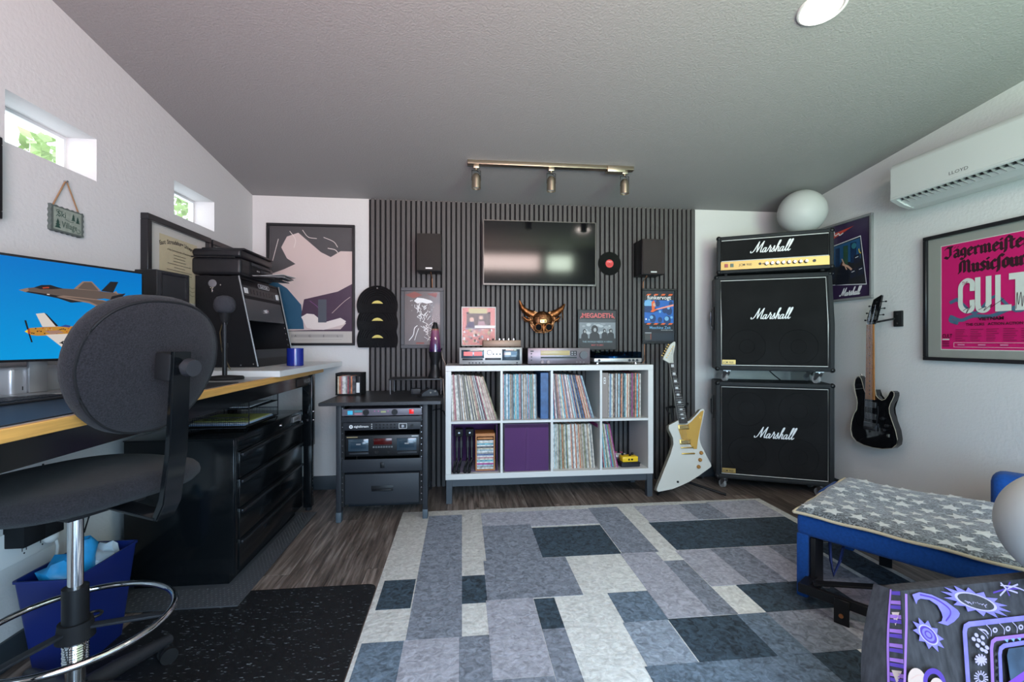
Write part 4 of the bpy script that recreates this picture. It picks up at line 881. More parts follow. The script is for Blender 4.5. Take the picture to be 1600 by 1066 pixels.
# lower, straight cabinet
t = stack_thing('speaker_cabinet', 'bottom black straight fronted speaker cabinet on castors standing on the floor', 'speaker cabinet', .0852)
H_ = .714; D_ = .32; bd = .032
M().box(0, SW, .012, D_, 0, H_, .010).o('cabinet_shell', TOL, t)
m = M(); m.box(0, SW, 0, .03, 0, bd, .008).box(0, SW, 0, .03, H_-bd, H_, .008).box(0, bd, 0, .03, bd*.5, H_-bd*.5, .008).box(SW-bd, SW, 0, .03, bd*.5, H_-bd*.5, .008); m.o('front_rim', TOL, t)
M().box(bd, SW-bd, .008, .013, bd, H_-bd).o('grille', GRL, t)
grill_frame(t, [(bd+.006, .005, bd+.006), (SW-bd-.006, .005, bd+.006), (SW-bd-.006, .005, H_-bd-.006), (bd+.006, .005, H_-bd-.006)])
F = Flat(); marshall(F, .265, .315, .275, WTXT); F.o('lettering', t, (0, .004, 0))
M().box(bd+.012, bd+.102, .004, .008, bd+.012, bd+.045).o('gold_plate', GLD, t); F = Flat(); F.text('JCM 900', .082, .052, .020, BLK, 'CENTER', .01); F.rect(.05, .13, .046, .0475, BLK); F.o('plate_lettering', t, (.002, .0035, 0))
for x, z in ((.21, .52), (.54, .52), (.21, .19), (.54, .19)): M().ring((x, .0085, z), .125, .0032, 'y', 48, 6).ring((x, .0085, z), .055, .003, 'y', 32, 6).o('speaker_ring', GRL, t)
m = M(); m.box(-.006, .002, .13, .25, .42, .60, .004).o('handle_recess', BLK, t); M().tube([(-.006, .19, .44), (-.016, .19, .46), (-.016, .19, .56), (-.006, .19, .58)], .006, 8).o('side_handle', STEEL, t)
corners(t, SW, H_, D_); [castor(t, x, y) for x in (.065, SW-.065) for y in (.055, D_-.06)]
# upper, angled cabinet
t = stack_thing('speaker_cabinet', 'middle black speaker cabinet with angled upper front standing on another cabinet', 'speaker cabinet', .0852+.714+.085)
H_ = .704; hb = .33; sl = .055
side = [(.0, 0), (D_, 0), (D_, H_), (sl, H_), (0, hb)]
m = M()
m.prism([(p[0]+.012 if p[0] < .1 else p[0], p[1]) for p in side], 'x', .004, SW-.004, bev=.004)
m.o('cabinet_shell', TOL, t)
for x in (0, SW-bd): 
    M().prism([(0, 0), (.035, 0), (.035, hb), (sl+.035, H_), (sl, H_), (0, hb)], 'x', x, x+bd, bev=.006).o('front_rim', TOL, t)
M().box(bd*.6, SW-bd*.6, 0, .03, 0, bd, .006).o('front_rim', TOL, t); M().box(bd*.6, SW-bd*.6, sl-.004, sl+.03, H_-bd, H_, .006).o('front_rim', TOL, t)
def gy(z): return .008 if z < hb else .008+sl*(z-hb)/(H_-hb)
m = M(); m.prism([(gy(bd), bd), (gy(hb), hb), (gy(H_-bd), H_-bd), (gy(H_-bd)+.006, H_-bd), (.016, hb), (.016, bd)], 'x', bd, SW-bd); m.o('grille', GRL, t)
grill_frame(t, [(bd+.006, gy(bd)-.003, bd+.006), (SW-bd-.006, gy(bd)-.003, bd+.006), (SW-bd-.006, gy(hb)-.003, hb), (SW-bd-.006, gy(H_-bd)-.003, H_-bd-.006), (bd+.006, gy(H_-bd)-.003, H_-bd-.006), (bd+.006, gy(hb)-.003, hb)])
ang = math.atan2(sl, H_-hb)
F = Flat(); marshall(F, .245, .045, .275, WTXT); F.o('lettering', t, (0, gy(hb)-.003, hb), (-ang, 0, 0))
M().box(bd+.012, bd+.102, .004, .008, bd+.012, bd+.045).o('gold_plate', GLD, t); F = Flat(); F.text('JCM 900', .082, .052, .020, BLK, 'CENTER', .01); F.rect(.05, .13, .046, .0475, BLK); F.o('plate_lettering', t, (.002, .0035, 0))
for x in (.21, .54): M().ring((x, .0085, .175), .122, .0032, 'y', 48, 6).ring((x, .0085, .175), .05, .003, 'y', 32, 6).o('speaker_ring', GRL, t)
M().box(-.006, .006, .13, .25, .30, .48, .004).o('handle_recess', BLK, t); M().tube([(-.006, .19, .32), (-.016, .19, .34), (-.016, .19, .44), (-.006, .19, .46)], .006, 8).o('side_handle', STEEL, t)
for x in (.012, SW-.012):
    for y, z in ((.012, .012), (sl+.010, H_-.012)): M().sph((x, y, z), .0185, (1, 1, 1), 14, 10).o('corner_protector', BLK, t)
[castor(t, x, y) for x in (.08, SW-.08) for y in (.055, D_-.06)]
# head
t = stack_thing('amplifier_head', 'black amplifier head with gold control panel on top of the speaker stack', 'amplifier', .0852+.714+.085+.704+.014)
t.location.x += .03*math.cos(R(SR)); t.location.y += .03*math.sin(R(SR)); hw = .735; hh = .275; t.rotation_euler.z = R(SR-5); hd_ = .235; t.location.x -= math.sin(R(SR))*.045*1; t.location.y += .045*math.cos(R(SR)); t.location.x -= .02
M().box(0, hw, .012, hd_, 0, hh, .012).o('head_shell', TOL, t); bd2 = .026
m = M(); m.box(0, hw, 0, .03, 0, bd2, .008).box(0, hw, 0, .03, hh-bd2, hh, .008).box(0, bd2, 0, .03, .01, hh-.01, .008).box(hw-bd2, hw, 0, .03, .01, hh-.01, .008); m.o('front_rim', TOL, t)
M().box(bd2, hw-bd2, .006, .013, .085, hh-bd2).o('grille', GRL, t); M().box(bd2, hw-bd2, .003, .013, bd2, .087).o('control_panel', GLD, t)
grill_frame(t, [(bd2+.005, .003, .090), (hw-bd2-.005, .003, .090), (hw-bd2-.005, .003, hh-bd2-.005), (bd2+.005, .003, hh-bd2-.005)])
F = Flat(); marshall(F, .232, .140, .275, WTXT); F.o('lettering', t, (0, .004, 0)); F = Flat(); F.text('JCM 900', .19, .050, .024, BLK, 'CENTER', .01); F.o('panel_lettering', t, (0, .0025, 0))
M().box(.052, .075, -.003, .004, .045, .070, .001, seg=1).o('rocker_switch', mat('switch_red', (.30, .02, .02), .3), t); M().box(.090, .112, -.003, .004, .045, .070, .001, seg=1).o('rocker_switch', mat('switch_green', (.02, .09, .06), .3), t)
for x_, r_ in ((.285, .009), (.62, .010)): M().cyl((x_, -.002, .058), (x_, .004, .058), r_, n=14).o('jack_socket', BLK, t)
M().cyl((.305, -.002, .058), (.305, .004, .058), .004, n=10).o('indicator', BLK, t)
for k in range(8): M().cyl((.325+k*.035, -.014, .056), (.325+k*.035, .003, .056), .0115, .0125, n=18).o('control_knob', BLK, t); M().cyl((.325+k*.035+.003, -.0155, .058), (.325+k*.035+.003, -.0135, .058), .0085, n=18).o('knob_cap', GOLD if k < 0 else CHROME, t)
for x in (.06, hw-.06):
    for y in (.04, hd_-.04): M().cyl((x, y, -.0135), (x, y, .003), .014, n=14).o('rubber_foot', BLKM, t)
for x in (.012, hw-.012):
    for z in (.012, hh-.012): M().sph((x, .012, z), .018, (1, 1, 1), 14, 10).o('corner_protector', BLK, t)
tag(M().tube([(2.30, 3.40, .97), (2.31, 3.30, .90), (2.33, 3.22, .84), (2.36, 3.20, .81)], .004, 6).o('power_cable', BLKM), 'thin black cable hanging between the two speaker cabinets', 'cable')
# globes
PAPER = mat('white_globe', (.46, .47, .46), .5, spec=.3)
t = thing('globe_lamp', 'white globe lamp resting on top of the amplifier head by the ceiling', 'lamp', (2.475, 3.125, .0852+.714+.085+.704+.014+.275))
M().lathe([(.045, 0), (.05, .006), (.04, .016)], n=28).o('lamp_base', WHITEM, t); M().sph((0, 0, .164), .160, (1, 1, 1), 48, 32).o('globe', PAPER, t)
t = thing('globe_lamp', 'large white globe at right edge resting on the purple patterned cloth', 'lamp', (1.555, 1.012, .464))
M().lathe([(.045, 0), (.05, .006), (.04, .016)], n=28).o('lamp_base', WHITEM, t); M().sph((0, 0, .152), .148, (1, 1, 1), 48, 32).o('globe', PAPER, t)

# ------------------------------------------------------------------ WHITE GUITAR on a floor stand
tilt = math.degrees(math.atan(.22))
IV = mat('ivory_gloss', (.56, .56, .51), .15, coat=.4); IVD = mat('ivory_binding', (.30, .28, .22), .4); EB = mat('ebony', (.02, .015, .013), .5); PG = mat('gold_guard', (.55, .32, .07), .25, metal=.5)
t = thing('electric_guitar', 'white angular electric guitar with gold pickguard on a floor stand beside shelf', 'guitar', (1.62, 3.08, .10), 0, None, -tilt)
BODY = [(-.064,.44),(-.097,.425),(-.141,.405),(-.147,.385),(-.143,.365),(-.120,.315),(-.121,.269),(-.150,.205),(-.272,-.024),(-.276,-.038),(-.265,-.048),(-.251,-.046),(-.161,-.033),(-.100,-.013),(-.038,.010),(.038,.048),(.135,.104),(.143,.113),(.141,.128),(.110,.195),(.081,.265),(.073,.299),(.079,.335),(.09,.367),(.137,.500),(.135,.512),(.127,.518),(.107,.512),(.060,.468),(.021,.434),(-.008,.425)]
M().prism(BODY, 'y', .002, .042, bev=.0).o('body_side', IVD, t); M().prism([(x, z) for x, z in BODY], 'y', -.002, .004, bev=.0015).o('body', IV, t)
M().prism([(.130,.505),(.110,.500),(.021,.422),(-.004,.408),(-.076,.372),(-.060,.308),(.004,.262),(.023,.234),(.047,.234),(.060,.290),(.080,.352)], 'y', -.0045, -.002).o('pickguard', PG, t)
for z in (.389, .285): M().box(-.077, .003, -.011, -.002, z-.017, z+.017, .003).box(-.070, -.004, -.0125, -.010, z-.010, z+.010, .001, mi=1, seg=1).o('pickup', [GOLD, mat('pickup_face', (.40, .28, .12), .3, metal=.8)], t)
M().box(-.073, .021, -.014, -.002, .240, .250, .003).o('bridge', GOLD, t); M().box(-.071, .027, -.014, -.002, .198, .209, .004).o('tailpiece', GOLD, t)
for x, z in ((.075, .206), (.061, .158), (.045, .111)): M().lathe([(.013, 0), (.014, .004), (.011, .014), (.009, .016)], (0, 0, 0), 18).o('control_knob', mat('knob_amber', (.45, .22, .06), .2, metal=.4), t, (x, -.002, z), (R(90), 0, 0))
M().cyl((.098, -.002, .457), (.098, -.016, .457), .004, n=10).cyl((.098, -.002, .457), (.098, -.005, .457), .009, n=14).o('toggle_switch', GOLD, t)
m = M(); m.prism([(-.094, .856), (-.064, .856), (-.004, .415), (-.066, .415)], 'y', -.010, -.002); m.o('fretboard', EB, t)
M().prism([(-.094, .856), (-.064, .856), (-.006, .40), (-.064, .40)], 'y', -.002, .016, bev=.003).o('neck', IV, t)
for x, z, h in ((-.078,.835,.020),(-.0715,.775,.018),(-.066,.721,.017),(-.061,.670,.016),(-.0565,.622,.014),(-.0505,.567,.012),(-.045,.516,.010),(-.0425,.480,.009),(-.039,.450,.008)):
    M().box(x-.010, x+.011, -.0106, -.0098, z-h*.5, z+h*.5).o('inlay', WTXT, t)
m = M()
for k in range(21):
    f = 1-(.5**(k/12.0))
    z = .856-f*.58
    if z < .42: continue
    q = (.856-z)/.441; x0, x1 = -.094+q*.028, -.064+q*.060; m.box(x0, x1, -.0112, -.0102, z-.0008, z+.0008)
o = m.o('frets', STEEL, t)
M().prism([(-.064,.854),(-.094,.854),(-.141,.884),(-.136,.900),(-.078,.992),(-.060,1.008),(-.041,1.019),(-.034,1.012),(-.038,.985),(-.058,.930),(-.061,.905)], 'y', -.006, .010, bev=.002).o('headstock', IV, t)
for k in range(6):
    x, z = -.128+k*.0115, .905+k*.0165; M().cyl((x+.014, -.010, z-.008), (x+.014, -.004, z-.008), .0045, n=10).cyl((x+.012, .004, z-.006), (x-.012, .004, z+.008), .0025, n=8).sph((x-.015, .004, z+.010), .0062, (1, .7, 1), 12, 8).o('tuning_peg', GOLD if k != 2 else GOLD, t)
m = M()
for k in range(6): m.tube([(-.064+k*.0095-.002, -.0155, .245), (-.090+k*.0045, -.0135, .858), (-.114+k*.0115, -.010, .897+k*.0165)], .0006, 4)
m.o('strings', STEEL, t)
F = Flat(); F.stroke([(-.05, .99), (-.062, .965), (-.066, .94), (-.072, .92)], .003, mat('logo_grey', (.25, .25, .22))); F.o('headstock_mark', t, (0, -.0065, 0))
t = thing('guitar_stand', 'low black floor stand holding up the white guitar', 'instrument stand', (1.62, 3.20, .0075))
t.location.z = .0005
m = M(); m.tube([(-.03, .10, .33), (-.02, .12, .13), (-.02, .10, .05)], .010, 10).tube([(-.02, .10, .07), (-.24, -.06, .011)], .009, 10).tube([(-.02, .10, .07), (.24, -.12, .011)], .009, 10).tube([(-.02, .10, .07), (.0, .24, .012)], .009, 10); m.o('tripod_legs', BLK, t)
M().tube([(-.03, .10, .33), (-.035, .16, .60)], .008, 10).o('upright', BLK, t)
M().tube([(-.095, .065, .56), (-.10, .10, .60), (-.035, .155, .60), (.025, .11, .60), (.03, .06, .61), (.045, .05, .64)], .008, 8).o('neck_yoke', BLKM, t)
M().tube([(-.12, -.125, .115), (-.11, -.08, .10), (-.02, .09, .12), (.06, -.06, .12), (.065, -.12, .135)], .008, 8).o('body_rest', BLKM, t)

# ------------------------------------------------------------------ BLACK GUITAR on the right wall
t = thing('electric_guitar', 'glossy black electric guitar with maple fretboard hanging on the right wall', 'guitar', (2.62, 2.72, .85), -90)
BG = [(-.068,.017),(-.088,.012),(-.103,-.008),(-.110,-.043),(-.104,-.085),(-.090,-.125),(-.084,-.160),(-.089,-.208),(-.115,-.248),(-.132,-.300),(-.137,-.350),(-.125,-.395),(-.095,-.420),(-.040,-.432),(.030,-.434),(.100,-.427),(.165,-.408),(.195,-.378),(.200,-.345),(.188,-.295),(.165,-.240),(.148,-.195),(.145,-.164),(.154,-.135),(.168,-.108),(.179,-.083),(.178,-.064),(.166,-.056),(.150,-.060),(.138,-.085),(.118,-.112),(.095,-.122),(.075,-.115),(.055,-.096),(.050,-.060),(-.012,-.060),(-.022,-.090),(-.032,-.070),(-.044,-.030),(-.054,.0)]
GB = mat('piano_black', (.003, .003, .004), .06, coat=1.0)
M().prism(BG, 'y', .0, .040, bev=.004, smooth=False).o('body', GB, t)
m = M().tube([(x, -.0005, z) for x, z in BG], .0016, 5, closed=True); m.o('binding', mat('binding_cream', (.45, .40, .30), .4), t)
MPL = mat('roasted_maple', (.27, .115, .04), .6, spec=.1, var=.15, vscale=20)
M().prism([(-.006, .357), (.045, .357), (.051, -.125), (-.015, -.128)], 'y', -.010, -.003).o('fretboard', MPL, t); M().prism([(-.002, .357), (.036, .357), (.040, -.10), (-.008, -.10)], 'y', -.003, .010, bev=.002).o('neck', MPL, t)
m = M()
for k in range(1, 24):
    z = .357-(1-.5**(k/12.0))*.645
    if z < -.12: continue
    m.box(-.008, .047, -.0108, -.0098, z-.0005, z+.0005)
m.o('frets', mat('fret_dark', (.10, .05, .02), .5), t)
m = M()
for k in (3, 5, 7, 9, 12, 15, 17, 19, 21):
    z = .357-(1-.5**((k-.5)/12.0))*.645; m.cyl((.019, -.0106, z), (.019, -.0098, z), .004, n=10)
m.o('inlay_dots', BLK, t)
M().prism([(-.003,.357),(.044,.357),(.058,.375),(.062,.400),(.085,.480),(.099,.535),(.092,.540),(.060,.522),(.038,.515),(.026,.470),(.008,.435),(-.008,.405),(-.010,.375)], 'y', -.004, .010, bev=.002).o('headstock', GB, t)
for x, z in ((.088, .497), (.078, .455), (.070, .415)): M().cyl((x, .004, z), (x+.028, .004, z), .0025, n=8).sph((x+.032, .004, z), .007, (1.1, .6, .8), 12, 8).cyl((x-.022, -.010, z), (x-.022, -.003, z), .0045, n=10).o('tuning_peg', BLK, t)
for x, z in ((.002, .385), (.014, .430), (.032, .475)): M().cyl((x, .004, z), (x-.026, .004, z), .0025, n=8).sph((x-.030, .004, z), .007, (1.1, .6, .8), 12, 8).cyl((x+.014, -.010, z), (x+.014, -.003, z), .0045, n=10).o('tuning_peg', BLK, t)
for z in (-.16, -.235): M().box(-.020, .058, -.008, 0, z-.018, z+.018, .003).o('pickup', mat('pickup_black', (.03, .03, .032), .4), t)
M().box(-.028, .066, -.012, 0, -.325, -.275, .004).box(-.020, .058, -.018, -.010, -.312, -.290, .003).o('tremolo_bridge', mat('bridge_dark', (.10, .10, .11), .3, metal=.8), t)
M().tube([(.055, -.018, -.30), (.085, -.028, -.28), (.10, -.03, -.20), (.098, -.03, -.16)], .003, 6).o('tremolo_arm', BLK, t)
for x, z in ((.105, -.235), (.135, -.275), (.115, -.305)): M().cyl((x, 0, z), (x, -.018, z), .010, .009, 16).o('control_knob', BLK, t)
M().box(.128, .150, -.003, .0, -.345, -.325, .002).o('jack_plate', STEEL, t)
m = M()
for k in range(6): m.tube([(-.010+k*.0105, -.019, -.30), (.002+k*.0075, -.0135, .357), (.012+k*.010, -.010, .40+(k % 3)*.04)], .0006, 4)
m.o('strings', STEEL, t)
M().cyl((-.068, .02, .017), (-.075, .02, .028), .006, n=10).o('strap_button', STEEL, t)
t = thing('guitar_hanger', 'small black wall bracket holding the black guitar by its headstock', 'bracket', (XR, 2.60, 1.19), -90)
M().box(-.022, .034, -.014, 0, .0, .098, .003).o('wall_plate', BLKM, t); M().tube([(-.01, -.014, .05), (-.05, -.07, .035), (-.10, -.075, .028), (-.075, -.10, .028)], .006, 8).o('cradle', BLKM, t)
for z in (.02, .078): M().cyl((.006, -.0155, z), (.006, -.013, z), .005, n=10).o('screw', STEEL, t)

# ------------------------------------------------------------------ BLUE SLEEPER CHAIR
BLUE = mat('blue_upholstery', (.006, .058, .25), .85, bump=.4, bscale=350, var=.15, vscale=90, sheen=.08, spec=.2)
ang = math.degrees(math.atan2(-.83, .56))
t = thing('sleeper_chair', 'blue upholstered fold out sleeper chair extended on black metal frame at right', 'sofa bed', (1.43, 1.84, .0080), ang)
# local x along the extending side (towards the camera), local y across, away from the rug (towards the wall)
M().box(0, 1.0, .0, .72, .262, .352, .018, seg=3).o('seat_platform', BLUE, t)
M().box(.0, .045, .0, .045, 0, .27, .008).o('leg', BLUE, t); M().box(.0, .045, .675, .72, 0, .27, .008).o('leg', BLUE, t)
M().box(.53, 1.0, .76, .90, .10, .50, .045, seg=4).o('backrest', BLUE, t)
M().box(-.06, .02, .45, .72, .20, .345, .03, seg=3).o('end_flap', BLUE, t)
M().box(.052, .070, .005, .11, .03, .26, .001, seg=1).o('frame_upright', BLK, t)
M().box(.04, .70, -.092, -.072, .060, .098, .002, seg=1).o('frame_rail', BLK, t); M().box(.035, .075, -.09, .03, .060, .095, .002, seg=1).o('frame_crossbar', BLK, t)
M().box(.165, .215, -.105, -.098, .0, .095, .001, seg=1).box(.165, .215, -.098, -.06, .06, .075).o('frame_foot', BLK, t)
M().cyl((.19, -.109, .035), (.19, -.098, .035), .008, n=14).o('copper_bolt', mat('copper_bolt', (.5, .2, .08), .3, metal=.8), t)
M().box(.06, .62, .02, .055, .15, .158, .001, seg=1, rot=Matrix.Rotation(R(24), 3, 'Z') @ Matrix.Rotation(R(-9), 3, 'Y')).o('brace_bar', BLK, t)
M().box(.06, .66, .60, .62, .060, .098, .002, seg=1).o('frame_rail', BLK, t); M().box(.165, .215, .60, .607, .0, .095, .001, seg=1).o('frame_foot', BLK, t)
m = M().tube([(.09, .12, .262), (.10, .10, .16), (.115, .08, .10), (.13, .12, .16), (.14, .16, .262)], .0065, 6); m.o('strap_loop', mat('strap_blue', (.01, .03, .16), .6), t)
M().lathe([(.02, 0), (.022, .006), (.012, .010)], (0.115, -.03, .095), 14).o('bolt_cap', STEEL, t)
# star blanket
def fleece_mat():
    m = bpy.data.materials.new('heather_fleece'); m.use_nodes = True; nt = m.node_tree; p = nt.nodes['Principled BSDF']
    tc = nt.nodes.new('ShaderNodeTexCoord'); n = nt.nodes.new('ShaderNodeTexNoise'); n.inputs['Scale'].default_value = 85; n.inputs['Detail'].default_value = 4; n.inputs['Distortion'].default_value = 1.5
    nt.links.new(tc.outputs['Object'], n.inputs['Vector']); r = nt.nodes.new('ShaderNodeValToRGB')
    r.color_ramp.elements[0].position = .42; r.color_ramp.elements[0].color = (.018, .022, .028, 1); r.color_ramp.elements[1].position = .64; r.color_ramp.elements[1].color = (.22, .25, .27, 1)
    nt.links.new(n.outputs['Fac'], r.inputs[0]); nt.links.new(r.outputs[0], p.inputs['Base Color']); p.inputs['Roughness'].default_value = .95
    b = nt.nodes.new('ShaderNodeBump'); b.inputs['Strength'].default_value = .6; b.inputs['Distance'].default_value = .004; nt.links.new(n.outputs['Fac'], b.inputs['Height']); nt.links.new(b.outputs[0], p.inputs['Normal'])
    p.inputs['Sheen Weight'].default_value = .4; return m
t = thing('star_blanket', 'grey fleece blanket with white stars spread over the blue sleeper chair', 'blanket', (1.43, 1.84, .3605), ang)
random.seed(4)
def bz(x, y): return .024+.006*math.sin(x*9+y*4)+.004*math.sin(y*17-x*5)
m = M(); NX, NY = 40, 26; bx0, bx1, by0, by1 = -.005, 1.0, -.012, .735
gr_ = []
for i in range(NX+1):
    row = []
    for j in range(NY+1):
        u, v = i/NX, j/NY; x = bx0+(bx1-bx0)*u; y = by0+(by1-by0)*v
        e = min(u*(bx1-bx0), (1-u)*(bx1-bx0), v*(by1-by0), (1-v)*(by1-by0)); dz = -.016*max(0, 1-e/.028)**2
        # rounded corner
        row.append(m.b.verts.new((x, y, bz(x, y)+dz)))
    gr_.append(row)
for i in range(NX):
    for j in range(NY): f = m.b.faces.new((gr_[i][j], gr_[i+1][j], gr_[i+1][j+1], gr_[i][j+1])); f.smooth = True
per = [gr_[i][0] for i in range(NX+1)]+[gr_[NX][j] for j in range(1, NY+1)]+[gr_[i][NY] for i in range(NX-1, -1, -1)]+[gr_[0][j] for j in range(NY-1, 0, -1)]
lo_ = [m.b.verts.new((v.co.x, v.co.y, 0)) for v in per]
for k in range(len(per)): m.b.faces.new((per[k], lo_[k], lo_[(k+1) % len(per)], per[(k+1) % len(per)]))
m.o('fleece', fleece_mat(), t)
m = M(); loop = [(bx0, by0), (bx1, by0), (bx1, by1), (bx0, by1)]; pts = []
for k in range(60): x = bx0+(bx1-bx0)*k/59; pts.append((x, by0-.001, .006+.002*math.sin(x*30)))
m.tube(pts, .006, 8); pts = [(bx0-.001, by0+(by1-by0)*k/30, .006+.002*math.sin(k)) for k in range(31)]; m.tube(pts, .006, 8)
m.o('cream_edging', mat('cream_piping', (.50, .43, .30), .9, bump=.4, bscale=200), t)
STAR = mat('star_white', (.56, .58, .58), .95, bump=.5, bscale=150, var=.12, vscale=120)
for i in range(12):
    for j in range(8):
        x = .045+i*.083+(.04 if j % 2 else 0)+random.uniform(-.012, .012); y = .045+j*.092+random.uniform(-.010, .010); rr = random.choice([.030, .036, .042])
        if x > .96 or y > .70 or y < .02: continue
        a0 = random.uniform(0, 6.28); m = M(); c = m.b.verts.new((x, y, bz(x, y)+.0035)); V = []
        for k in range(10):
            q = a0+k*PI/5; r = rr if k % 2 == 0 else rr*.45; px, py = x+r*math.cos(q), y+r*math.sin(q); V.append(m.b.verts.new((px, py, bz(px, py)+.0015)))
        for k in range(10): m.b.faces.new((c, V[k], V[(k+1) % 10]))
        m.o('star', STAR, t)

# ------------------------------------------------------------------ CLOTH-COVERED CHEST at the bottom right
CL = mat('cloth_black', (.035, .033, .038), .9, bump=.3, bscale=500, var=.45, vscale=14, stretch=(6, 6, 1)); LAV = mat('cloth_lavender', (.17, .14, .45), .85, var=.2, vscale=20); VIO = mat('cloth_violet', (.25, .11, .38), .85); DVI = mat('cloth_deep_violet', (.07, .03, .26), .85); PCH = mat('cloth_peach', (.48, .35, .30), .85); LIL = mat('cloth_lilac', (.38, .32, .48), .85); CYA = mat('cloth_sky', (.16, .28, .48), .85)
TLv = Vector((1.1176, 1.0655, .46)); e1 = Vector((.99897, .04542, 0)); ey = Vector((-.04422, .97261, -.2282)); e3 = Vector((-.01036, .22796, .97361))
t = thing('covered_chest', 'low chest at bottom right under a black and purple sun and moon cloth', 'chest', (1.30, 1.13, .008))
Bo = Vector(t.location)
def cp(u, v, off=0): p = TLv+e1*u+e3*v-ey*off-Bo; return p
M().box(-.155, .44, -.045, .045, 0, .395, .01, rot=Matrix.Rotation(R(2.6), 3, 'Z'), piv=(0, 0, 0)).o('chest_body', mat('chest_wood', (.12, .07, .04), .5, var=.2), t)
m = M(); NU, NV = 26, 14; G = []
for i in range(NU+1):
    row = []
    for j in range(NV+1):
        u = .63*i/NU; v = -.455*j/NV; ripple = .006*math.sin(u*38)*(j/NV)**1.5; row.append(m.b.verts.new(cp(u-.085*(j/NV)*(1-i/NU), v, ripple)))
    G.append(row)
for i in range(NU):
    for j in range(NV): m.b.faces.new((G[i][j], G[i+1][j], G[i+1][j+1], G[i][j+1])).smooth = True
# top: a narrow flat strip then the back drop
back = []
for i in range(NU+1):
    a = G[i][0].co; r1 = m.b.verts.new((a.x+.003, a.y+.03, a.z+.001)); r2 = m.b.verts.new((a.x+.006, a.y+.085, a.z-.035)); r3 = m.b.verts.new((a.x+.01, a.y+.14, .02)); back.append((r1, r2, r3))
for i in range(NU):
    A = [G[i][0], *back[i]]; B_ = [G[i+1][0], *back[i+1]]
    for k in range(3): m.b.faces.new((A[k], A[k+1], B_[k+1], B_[k])).smooth = True
# left drape hanging beside the corner
cl = []
for j in range(NV+1):
    f = j/NV; e = G[0][j].co; cl.append([m.b.verts.new((e.x-.014-.014*math.sin(min(1, f*3)*PI/2), e.y+.020+.02*f, e.z-.004)), m.b.verts.new((e.x-.018-.040*math.sin(min(1, f*2.2)*PI/2)+.03*f, e.y+.060+.05*f, e.z-.010-.01*f))])
for j in range(NV):
    m.b.faces.new((G[0][j], G[0][j+1], cl[j+1][0], cl[j][0])).smooth = True; m.b.faces.new((cl[j][0], cl[j+1][0], cl[j+1][1], cl[j][1])).smooth = True
m.b.faces.new((cl[0][0], cl[0][1], back[0][1], back[0][0])); m.b.faces.new((G[0][0], cl[0][0], back[0][0]))
m.o('patterned_cloth', CL, t)
F = Flat()
F.poly([(p[0], p[1]) for p in [(.022,-.008),(.044,-.004),(.079,-.013),(.118,-.032),(.146,-.054),(.150,-.062),(.145,-.069),(.128,-.079),(.106,-.086),(.079,-.077),(.091,-.075),(.097,-.066),(.096,-.055),(.089,-.038),(.069,-.024),(.044,-.019),(.034,-.022),(.028,-.031)]], LAV)
F.stroke([(.045, -.010), (.085, -.022), (.118, -.045), (.122, -.060), (.104, -.075)], .004, DVI)
def sun(cu, cv, A, B, rot, mts, n=11, core=CL):
    P = []
    for k in range(2*n):
        q = PI*k/n; s_ = 1 if k % 2 == 0 else .66; x, y = A*s_*math.cos(q), B*s_*math.sin(q); P.append((cu+x*math.cos(rot)-y*math.sin(rot), cv+x*math.sin(rot)+y*math.cos(rot)))
    F.poly(P, mts[0]); F.disc(cu, cv, A*.60, mts[1], 28, B*.60, rot); F.disc(cu, cv, A*.52, core, 28, B*.52, rot)
sun(.206, -.039, .105, .030, R(-18), (LAV, LIL), 14)
for k in range(14): F.stroke([(.175+k*.0045+random.uniform(-.004, .004), -.034-k*.0012), (.178+k*.0045, -.036-k*.0012+random.uniform(-.005, .005))], .0016, LIL, False)
sun(.043, -.101, .050, .030, R(-42), (LAV, LIL), 10, DVI); F.disc(.043, -.101, .019, LAV, 24, .012, R(-42)); F.disc(.043, -.101, .012, DVI, 24, .008, R(-42)); F.disc(.043, -.101, .008, LAV, 24, .005, R(-42))
F.stroke([(.625, -.075), (.356, -.088), (.170, -.088), (.157, -.092), (.150, -.105), (.126, -.217), (.06, -.44)], .012, LAV, False)
F.stroke([(.625, -.122), (.342, -.128), (.238, -.128), (.226, -.133), (.218, -.148), (.197, -.224), (.13, -.44)], .009, VIO, False)
F.stroke([(.625, -.140), (.337, -.143), (.258, -.145), (.246, -.150), (.239, -.162), (.222, -.224), (.16, -.44)], .010, LAV, False)
for k in range(18): u = .262+k*.02; F.poly([(u, -.131), (u+.008, -.139), (u+.014, -.131)], CYA if k < 8 else VIO)
for k in range(18): v = -.155-k*.015; u = .224+(v+.155)*.29; F.poly([(u, v), (u+.008, v-.005), (u-.003, v-.010)], CL)
for u, v in ((.180,-.113),(.169,-.121),(.197,-.120),(.183,-.125),(.176,-.136),(.193,-.133),(.186,-.146),(.202,-.143),(.196,-.151)): F.disc(u, v, .0062, LIL, 14, .0045, R(-30))
for k in range(11): a = 2*PI*k/11; F.stroke([(.178, -.168), (.178+.017*math.cos(a)-.003, -.168+.012*math.sin(a))], .0045, LIL, False)
for k in range(14): a = 2*PI*k/14; F.stroke([(.163+.011*math.cos(a), -.206+.009*math.sin(a)), (.163+.020*math.cos(a), -.206+.015*math.sin(a))], .0028, LIL, False)
F.annulus(.163, -.206, .007, .009, LIL)
for k in range(6): u = .215+k*.040; F.stroke([(u, -.092), (u+.010, -.105), (u+.006, -.118)], .0018, LIL); F.disc(u+.022, -.106, .008, LIL, 12, .006, .3); F.disc(u+.022, -.106, .004, CL, 10, .003)
F.stroke([(.192, -.100), (.206, -.104), (.212, -.112)], .004, LIL); F.stroke([(.186, -.097), (.204, -.112), (.208, -.122)], .0016, LIL)
